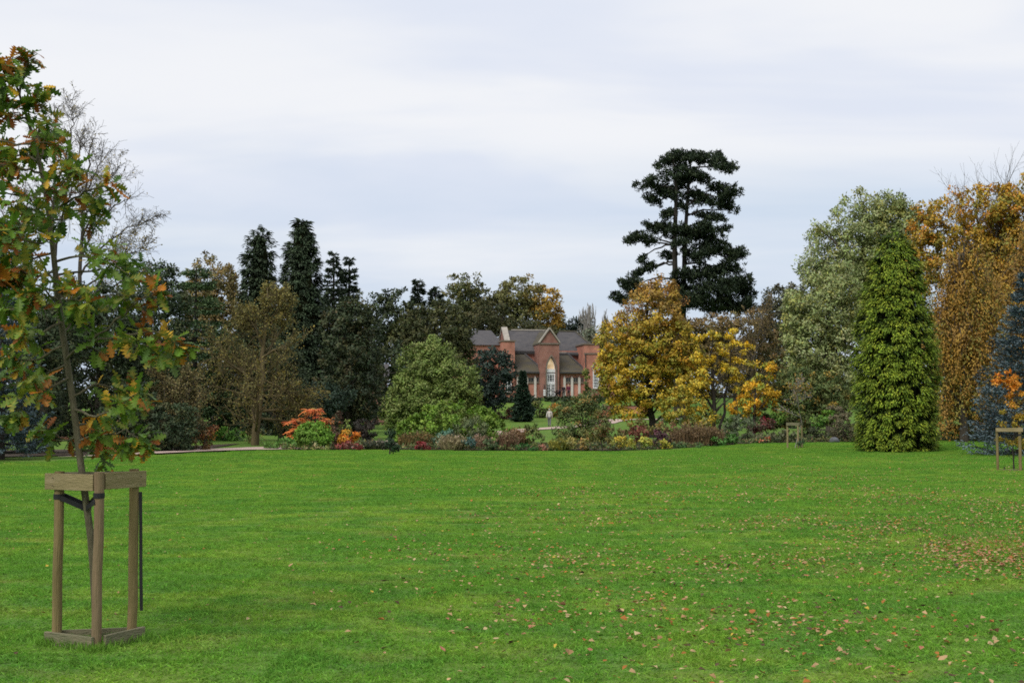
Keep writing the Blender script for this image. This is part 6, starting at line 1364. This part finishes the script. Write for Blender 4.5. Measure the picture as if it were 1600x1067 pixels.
# ================================================================== PEOPLE
SKIN = P_mat('skin', (0.50, 0.31, 0.23), (0.44, 0.26, 0.19), scale=20, rough=0.6)
def skin_obj(name, verts, edges, mat, parent, sub=2):
    me = bpy.data.meshes.new(name); me.from_pydata([v[:3] for v in verts], edges, []); me.update()
    o = link(name, me, parent); md = o.modifiers.new('skin', 'SKIN'); md.use_smooth_shade = True
    for sv, v in zip(me.skin_vertices[0].data, verts):
        rx, ry = (v[3], v[4]) if len(v) > 4 else (v[3], v[3]); sv.radius = (rx, ry)
    me.skin_vertices[0].data[0].use_root = True
    ss = o.modifiers.new('sub', 'SUBSURF'); ss.levels = 1; ss.render_levels = sub
    me.materials.append(mat); return o
def person(label, loc, rz, H, top, trou, hair, shoe, stride=0.14, arm=0.12, group=None, hat=None):
    s = H / 1.68
    root = thing('person', label, 'person', loc, group, rz)
    def sc(vs): return [tuple(q * s for q in v) for v in vs]
    hipz, kz = 0.88, 0.47
    #  pelvis, waist, chest, neck base, neck, head low, head mid, head top
    V_ = [(0, 0, 0.92, .14, .10), (0, 0, 1.06, .12, .09), (0, 0.01, 1.26, .145, .10), (0, 0, 1.40, .075, .065), (0, -0.01, 1.46, .05, .05), (0, -0.025, 1.52, .068, .078), (0, -0.015, 1.595, .076, .092), (0, 0, 1.655, .05, .06)]
    E_ = [(i, i + 1) for i in range(7)]
    for sg in (-1, 1):
        st = stride * sg; b = len(V_)
        V_ += [(sg * .09, 0, hipz, .085), (sg * .095, -st * .5 - 0.02, kz, .056), (sg * .095, -st + 0.03, 0.10, .036), (sg * .095, -st - 0.05, 0.045, .036), (sg * .10, -st - 0.14, 0.035, .028)]
        E_ += [(0, b), (b, b + 1), (b + 1, b + 2), (b + 2, b + 3), (b + 3, b + 4)]
        a = len(V_); sw = -arm * sg
        V_ += [(sg * .185, 0.0, 1.36, .052), (sg * .225, -sw * .4 + .02, 1.09, .040), (sg * .225, -sw - 0.03, 0.86, .028), (sg * .225, -sw - 0.05, 0.79, .030, .020)]
        E_ += [(3, a), (a, a + 1), (a + 1, a + 2), (a + 2, a + 3)]
        for f, (dx_, dy_, dz_) in enumerate(((0, -.035, -.04), (0, -.022, -.075), (0, -.004, -.085), (0, .014, -.078), (0, .03, -.06))):
            V_.append((sg * (.225 - (0.015 if f == 0 else 0)), -sw - 0.05 + dy_, 0.79 + dz_, .010)); E_.append((a + 3, len(V_) - 1))
    skin_obj('body', sc(V_), E_, SKIN, root)
    T_ = [(0, 0, 0.84, .165, .125), (0, 0, 1.04, .145, .11), (0, 0.01, 1.26, .165, .118), (0, 0, 1.40, .095, .08), (0, -0.005, 1.44, .062, .062)]
    TE = [(0, 1), (1, 2), (2, 3), (3, 4)]
    for sg in (-1, 1):
        a = len(T_); sw = -arm * sg
        T_ += [(sg * .185, 0, 1.365, .068), (sg * .228, -sw * .4 + .02, 1.09, .056), (sg * .227, -sw - 0.03, 0.86, .046)]; TE += [(3, a), (a, a + 1), (a + 1, a + 2)]
    skin_obj('jacket', sc(T_), TE, top, root)
    P_ = [(0, 0, 0.93, .15, .11)]; PE = []
    for sg in (-1, 1):
        st = stride * sg; b = len(P_)
        P_ += [(sg * .09, 0, hipz - .02, .098), (sg * .095, -st * .5 - 0.02, kz, .072), (sg * .095, -st + 0.03, 0.10, .058)]; PE += [(0, b), (b, b + 1), (b + 1, b + 2)]
    skin_obj('trousers', sc(P_), PE, trou, root)
    for sg in (-1, 1):
        st = stride * sg
        skin_obj('shoe', sc([(sg * .095, -st + .05, .05, .042, .045), (sg * .097, -st - .05, .045, .044, .042), (sg * .10, -st - .16, .035, .034, .03)]), [(0, 1), (1, 2)], shoe, root)
    skin_obj('hair', sc([(0, 0.035, 1.50, .055), (0, 0.03, 1.57, .082, .085), (0, 0.015, 1.63, .082, .085), (0, -0.01, 1.675, .05)]), [(0, 1), (1, 2), (2, 3)], hair, root)
    # face: eyes, nose, mouth, ears
    FD = P_mat('eye_dark', (0.03, 0.02, 0.02), rough=0.3); LIP = P_mat('lip', (0.35, 0.14, 0.12), rough=0.5)
    for sg in (-1, 1):
        MB().tube(sc([(sg * .03, -.108, 1.585), (sg * .03, -.100, 1.585)]), np.array([.008, .010]) * s, 8).build('eye', FD, root, True)
        MB().tube(sc([(sg * .074, -.01, 1.545), (sg * .085, -.005, 1.57), (sg * .078, 0, 1.60)]), np.array([.008, .014, .008]) * s, 6).build('ear', SKIN, root, True)
    MB().tube(sc([(0, -.103, 1.585), (0, -.125, 1.545)]), np.array([.007, .013]) * s, 8).build('nose', SKIN, root, True)
    MB().tube(sc([(-.022, -.098, 1.515), (0, -.104, 1.513), (.022, -.098, 1.515)]), np.array([.003, .006, .003]) * s, 6).build('mouth', LIP, root, True)
    return root
CLO = lambda n, a, b: P_mat(n, a, b, scale=9, rough=0.9, spec=0.1)
wk = ground_at(858.5, 113.2)
person('walker in pale jacket and grey trousers on the far path', (wk[0], wk[1], wk[2] + 0.055), PI - 0.25, 1.62, CLO('pale_jacket', (0.56, 0.53, 0.49), (0.46, 0.43, 0.40)), CLO('grey_trousers', (0.17, 0.17, 0.18), (0.12, 0.12, 0.13)), P_mat('grey_hair', (0.42, 0.38, 0.34), (0.3, 0.27, 0.24), scale=30), CLO('dark_shoes', (0.04, 0.035, 0.03), (0.03, 0.03, 0.03)), stride=0.10)
for px, top, hr, lab, hh in ((880.5, ((0.022, 0.035, 0.033), (0.05, 0.02, 0.035)), (0.05, 0.04, 0.035), 'dark clothed visitor standing by the house right of the porch', 1.60), (888.5, ((0.16, 0.03, 0.06), (0.11, 0.025, 0.045)), (0.62, 0.52, 0.48), 'visitor in maroon top with pale hair beside the house wall', 1.68)):
    q = ground_at(px, 155.6)
    person(lab, (q[0], q[1], q[2]), 0.3, hh, CLO('top_' + ('a' if px < 885 else 'b'), *top), CLO('dark_trousers', (0.04, 0.04, 0.045), (0.03, 0.03, 0.032)), P_mat('hair', hr, rough=0.7), CLO('shoes', (0.03, 0.03, 0.03), (0.02, 0.02, 0.02)), stride=0.02, arm=0.03)

# ================================================================== GRASS AND FALLEN LEAVES
def grass():
    r = np.random.default_rng(300)
    nb_ = 3600; tile = 1.0
    xy = r.uniform(-0.56, 0.56, (nb_, 2))
    # clumped heights
    kx = r.normal(size=(8, 2)) * 9; ph = r.uniform(0, 6.28, 8); cl = np.cos(xy @ kx.T + ph).sum(1) / 2.8
    hgt = (0.040 + 0.012 * cl) * r.uniform(0.6, 1.35, nb_); hgt = np.clip(hgt, 0.016, 0.10)
    P = np.column_stack([xy, np.full(nb_, -0.004)])
    D = np.column_stack([r.normal(0, 1.25, (nb_, 2)), np.full(nb_, 1.0)])
    V, F, C = leaf_geo(P, D, rand_dir(r, nb_) * 0.35 + np.array((0, 0, 1.0)), hgt, r.uniform(0.005, 0.0085, nb_), r.uniform(0.84, 1.18, (nb_, 1)) * (1 + r.normal(0, 0.05, (nb_, 3))) * np.ones((1, 3)), fold=0.1)
    tips = np.arange(nb_) * 4 + 2; V[tips] += np.column_stack([r.normal(0, 0.008, (nb_, 2)), -0.2 * hgt])
    # tile centres over the lawn in view
    pts, rot, scl = [], [], []
    for y in np.arange(6.0, 70, tile):
        hw = y * 0.44 + 7
        for x in np.arange(math.floor(-hw), hw, tile):
            if y > lawn_edge(x) - 0.55: continue
            dmin = np.min((PQ[:, 0] - x) ** 2 + (PQ[:, 1] - y) ** 2)
            if dmin < 2.2: continue
            pts.append((x, y, gz(x, y))); rot.append(r.integers(0, 4) * PI / 2); scl.append(r.uniform(0.8, 1.3))
    pts = np.array(pts); n0 = len(V)
    me = new_mesh('lawn_grass', np.vstack([V, pts]), F, BLADE, np.vstack([C, np.ones((len(pts), 3))]))
    def attr(name, vals):
        a = me.attributes.new(name, 'FLOAT', 'POINT'); a.data.foreach_set('value', np.concatenate([np.zeros(n0), np.asarray(vals, float)]).astype(np.float32))
    attr('is_pt', np.ones(len(pts))); attr('rot', rot); attr('scl', scl)
    o = link('lawn_grass', me); tag(o, 'short mown green grass covering the whole lawn', 'grass', kind='stuff')
    ng = bpy.data.node_groups.new('lawn_grass', 'GeometryNodeTree')
    ng.interface.new_socket('Geometry', in_out='INPUT', socket_type='NodeSocketGeometry'); ng.interface.new_socket('Geometry', in_out='OUTPUT', socket_type='NodeSocketGeometry')
    N = ng.nodes.new; L = ng.links.new
    gi, go = N('NodeGroupInput'), N('NodeGroupOutput')
    def named(nm):
        a = N('GeometryNodeInputNamedAttribute'); a.data_type = 'FLOAT'; a.inputs['Name'].default_value = nm; return a.outputs['Attribute']
    cmp_ = N('FunctionNodeCompare'); cmp_.data_type = 'FLOAT'; cmp_.operation = 'GREATER_THAN'; L(named('is_pt'), cmp_.inputs[0]); cmp_.inputs[1].default_value = 0.5
    sg = N('GeometryNodeSeparateGeometry'); sg.domain = 'POINT'; L(gi.outputs[0], sg.inputs['Geometry']); L(cmp_.outputs[0], sg.inputs['Selection'])
    ip = N('GeometryNodeInstanceOnPoints'); L(sg.outputs['Selection'], ip.inputs['Points']); L(sg.outputs['Inverted'], ip.inputs['Instance'])
    cr1 = N('ShaderNodeCombineXYZ'); L(named('rot'), cr1.inputs[2]); 
    er = N('FunctionNodeEulerToRotation'); L(cr1.outputs[0], er.inputs[0]); L(er.outputs[0], ip.inputs['Rotation'])
    cs1 = N('ShaderNodeCombineXYZ'); cs1.inputs[0].default_value = 1; cs1.inputs[1].default_value = 1; L(named('scl'), cs1.inputs[2]); L(cs1.outputs[0], ip.inputs['Scale'])
    L(ip.outputs[0], go.inputs[0])
    md = o.modifiers.new('scatter', 'NODES'); md.node_group = ng
grass()

def long_grass():
    r = np.random.default_rng(330); P = []
    for k in range(2600):
        a, b = [(l, m_), (m_, r_), (l, r_)][r.integers(0, 3)]; q = a + (b - a) * r.uniform(-0.25, 1.25) + r.normal(0, 0.06, 2); P.append((q[0] + G0[0], q[1] + G0[1]))
    for k in range(2200): P.append((5.95 + r.normal(0, 0.42), 16.4 + r.normal(0, 0.7)))
    for k in range(230):
        y = math.sqrt(r.uniform(6.9 ** 2, 24 ** 2)); x = r.uniform(-0.43, 0.43) * y
        for q in range(60): P.append((x + r.normal(0, 0.07), y + r.normal(0, 0.07)))
    P = np.array(P); n = len(P)
    P3 = np.column_stack([P, g(P[:, 0], P[:, 1])])
    D = np.column_stack([r.normal(0, 0.5, (n, 2)), np.ones(n)])
    V, F, C = leaf_geo(P3, D, rand_dir(r, n) * 0.5 + np.array((0, 0, 1.0)), np.where(np.arange(n) < 2600, r.uniform(0.04, 0.085, n), np.where(np.arange(n) < 4800, r.uniform(0.06, 0.12, n), r.uniform(0.03, 0.075, n))), r.uniform(0.004, 0.007, n), r.uniform(0.75, 1.05, (n, 1)) * np.ones((1, 3)), fold=0.1)
    tag(link('long_grass', new_mesh('long_grass', V, F, BLADE, C)), 'longer tufts of grass in the lawn, round the near guard and beside the leaf pile', 'grass', kind='stuff')
long_grass()

def fallen():
    r = np.random.default_rng(301)
    pts = []
    # density grows to the right, under the trees that shed them
    while len(pts) < 17000:
        n = 40000
        py = 640 + 3300 / np.sqrt(r.uniform((1 / 52.0) ** 2 * 1e0, (1 / 6.8) ** 2, n)) ** -1 / 1.0 if False else None
        Y = np.sqrt(r.uniform(6.8 ** 2, 46 ** 2, n)); px = r.uniform(-40, 1660, n); X = (px - 800) / 2000 * Y
        pyy = 640 + 3300 / Y
        k = np.cos(X * 0.9 + 1.3 * np.sin(Y * 0.5)) * 0.3 + np.cos(Y * 1.3 + X * 0.35) * 0.35 + np.cos(X * 2.7 - Y * 1.9) * 0.2
        d = 0.05 + 0.95 * sst(420, 1350, px + 0.25 * (pyy - 850))
        band = np.exp(-((pyy - 880) / 95.0) ** 2) * 1.0 + 0.28
        far = sst(44, 24, Y) if False else 1 - sst(20, 44, Y) * 0.75
        d = d * band * far * np.clip(0.55 + 0.85 * k, 0.08, 2)
        pile = np.exp(-(((px - 1540) / 62) ** 2 + ((pyy - 862) / 13) ** 2)) * 7 + np.exp(-(((px - 1580) / 50) ** 2 + ((pyy - 876) / 10) ** 2)) * 6
        ok = (r.random(n) < (d * 0.42 + pile)) & (Y < lawn_edge(X) - 0.5)
        for x, y, q in zip(X[ok], Y[ok], pile[ok]): pts.append((x, y, q))
    r.shuffle(pts); pts = np.array(pts[:17000])
    n = len(pts)
    pal = [(0.38, 0.25, 0.13, 4), (0.28, 0.17, 0.08, 3), (0.30, 0.12, 0.035, 3), (0.42, 0.32, 0.17, 1.2), (0.09, 0.06, 0.035, 2), (0.40, 0.28, 0.05, 0.6), (0.33, 0.14, 0.09, 0.6)]
    names = ['tan', 'brown', 'rust orange', 'pale buff', 'dark brown', 'yellow', 'pinkish red']
    w = np.array([p[3] for p in pal]); ci = r.choice(len(pal), n, p=w / w.sum())
    ci[pts[:, 2] > 1.0] = r.choice([6, 2, 0, 6], (pts[:, 2] > 1.0).sum())
    size = r.uniform(0.021, 0.050, n) * np.where(r.random(n) < 0.12, 1.45, 1.0)
    # a small curled leaf: midrib plus two rows
    def shape(seed):
        q = np.random.default_rng(seed); st = np.array([0, .18, .38, .6, .8, 1.0]); hw = np.array([.03, .22, .33, .36, .24, .02]) * q.uniform(0.8, 1.2)
        hw[1:5] *= q.uniform(0.75, 1.25, 4); cu, fo = q.uniform(-0.35, 0.45), q.uniform(0.2, 0.9)
        zc = cu * (st - .5) ** 2
        V = np.concatenate([np.stack([st - .5, 0 * st, zc], 1), np.stack([st - .5, hw, zc + fo * hw], 1), np.stack([st - .5, -hw, zc + fo * hw * q.uniform(.3, 1.1)], 1)]); V[:, 2] -= V[:, 2].min()
        i = np.arange(5); F = np.concatenate([np.stack([i, i + 1, i + 7], 1), np.stack([i, i + 7, i + 6], 1), np.stack([i + 1, i, i + 12], 1), np.stack([i + 1, i + 12, i + 13], 1)])
        return V, F
    FAR = (np.array([(-.5, 0, .02), (0.05, .36, .16), (.5, 0, .05), (-.05, -.36, .12)]), np.array([(0, 2, 1), (0, 3, 2)]))
    SH = [shape(k) for k in range(6)]; si = r.integers(0, 6, n)
    show = size / pts[:, 1]; vis = np.abs(pts[:, 0] / pts[:, 1]) < 0.39
    order = np.argsort(-(show * vis)); own = set(order[:300].tolist())
    ME = {}
    for k in range(6):
        for c in range(len(pal)): ME[k, c] = new_mesh('fallen_leaf', *SH[k], DRYLEAF, np.repeat(np.array(pal[c][:3])[None], 18, 0))
    bV, bF, bC, nv = [], [], [], 0
    zg = g(pts[:, 0], pts[:, 1]) + r.uniform(0.024, 0.046, n)
    rz, tx, ty = r.uniform(0, 2 * PI, n), r.normal(0, 0.25, n), r.normal(0, 0.25, n)
    from mathutils import Euler
    for i in range(n):
        if i in own:
            o = bpy.data.objects.new('fallen_leaf', ME[int(si[i]), int(ci[i])]); COL.objects.link(o)
            o.location = (pts[i, 0], pts[i, 1], zg[i]); o.rotation_euler = (tx[i], ty[i], rz[i]); o.scale = (size[i],) * 3
            fx = (pts[i, 0] / pts[i, 1] * 2000 + 800) / 1600; fy = 640 + 3300 / pts[i, 1]
            colw = ('at the far left', 'beside the oak guard', 'left of centre', 'just left of centre', 'just right of centre', 'right of centre', 'towards the right', 'at the far right')[int(np.clip(fx * 8, 0, 7))]
            roww = ('bottom edge of the picture', 'near grass', 'grass further back', 'grass furthest back of the larger leaves')[0 if fy > 1010 else 1 if fy > 950 else 2 if fy > 890 else 3]
            szw = 'large' if size[i] > 0.058 else ('middling' if size[i] > 0.046 else 'small')
            lb_ = '%s %s fallen leaf %s, %s' % (szw, names[ci[i]], colw, roww)
            tag(o, lb_, 'leaf', 'fallen leaves: ' + lb_)
        else:
            V, F = (SH[int(si[i])] if pts[i, 1] < 11 else FAR); R = np.array(Euler((tx[i], ty[i], rz[i])).to_matrix()) * size[i]
            bV.append(V @ R.T + np.array((pts[i, 0], pts[i, 1], zg[i]))); bF.append(F + nv); nv += len(V)
            bC.append(np.repeat(np.array(pal[ci[i]][:3])[None] * r.uniform(0.75, 1.25), len(V), 0))
    o = link('leaf_litter', new_mesh('leaf_litter', np.concatenate(bV), np.concatenate(bF), DRYLEAF, np.concatenate(bC)))
    tag(o, 'scattered small autumn leaves strewn over the lawn', 'leaf litter', kind='stuff')
fallen()
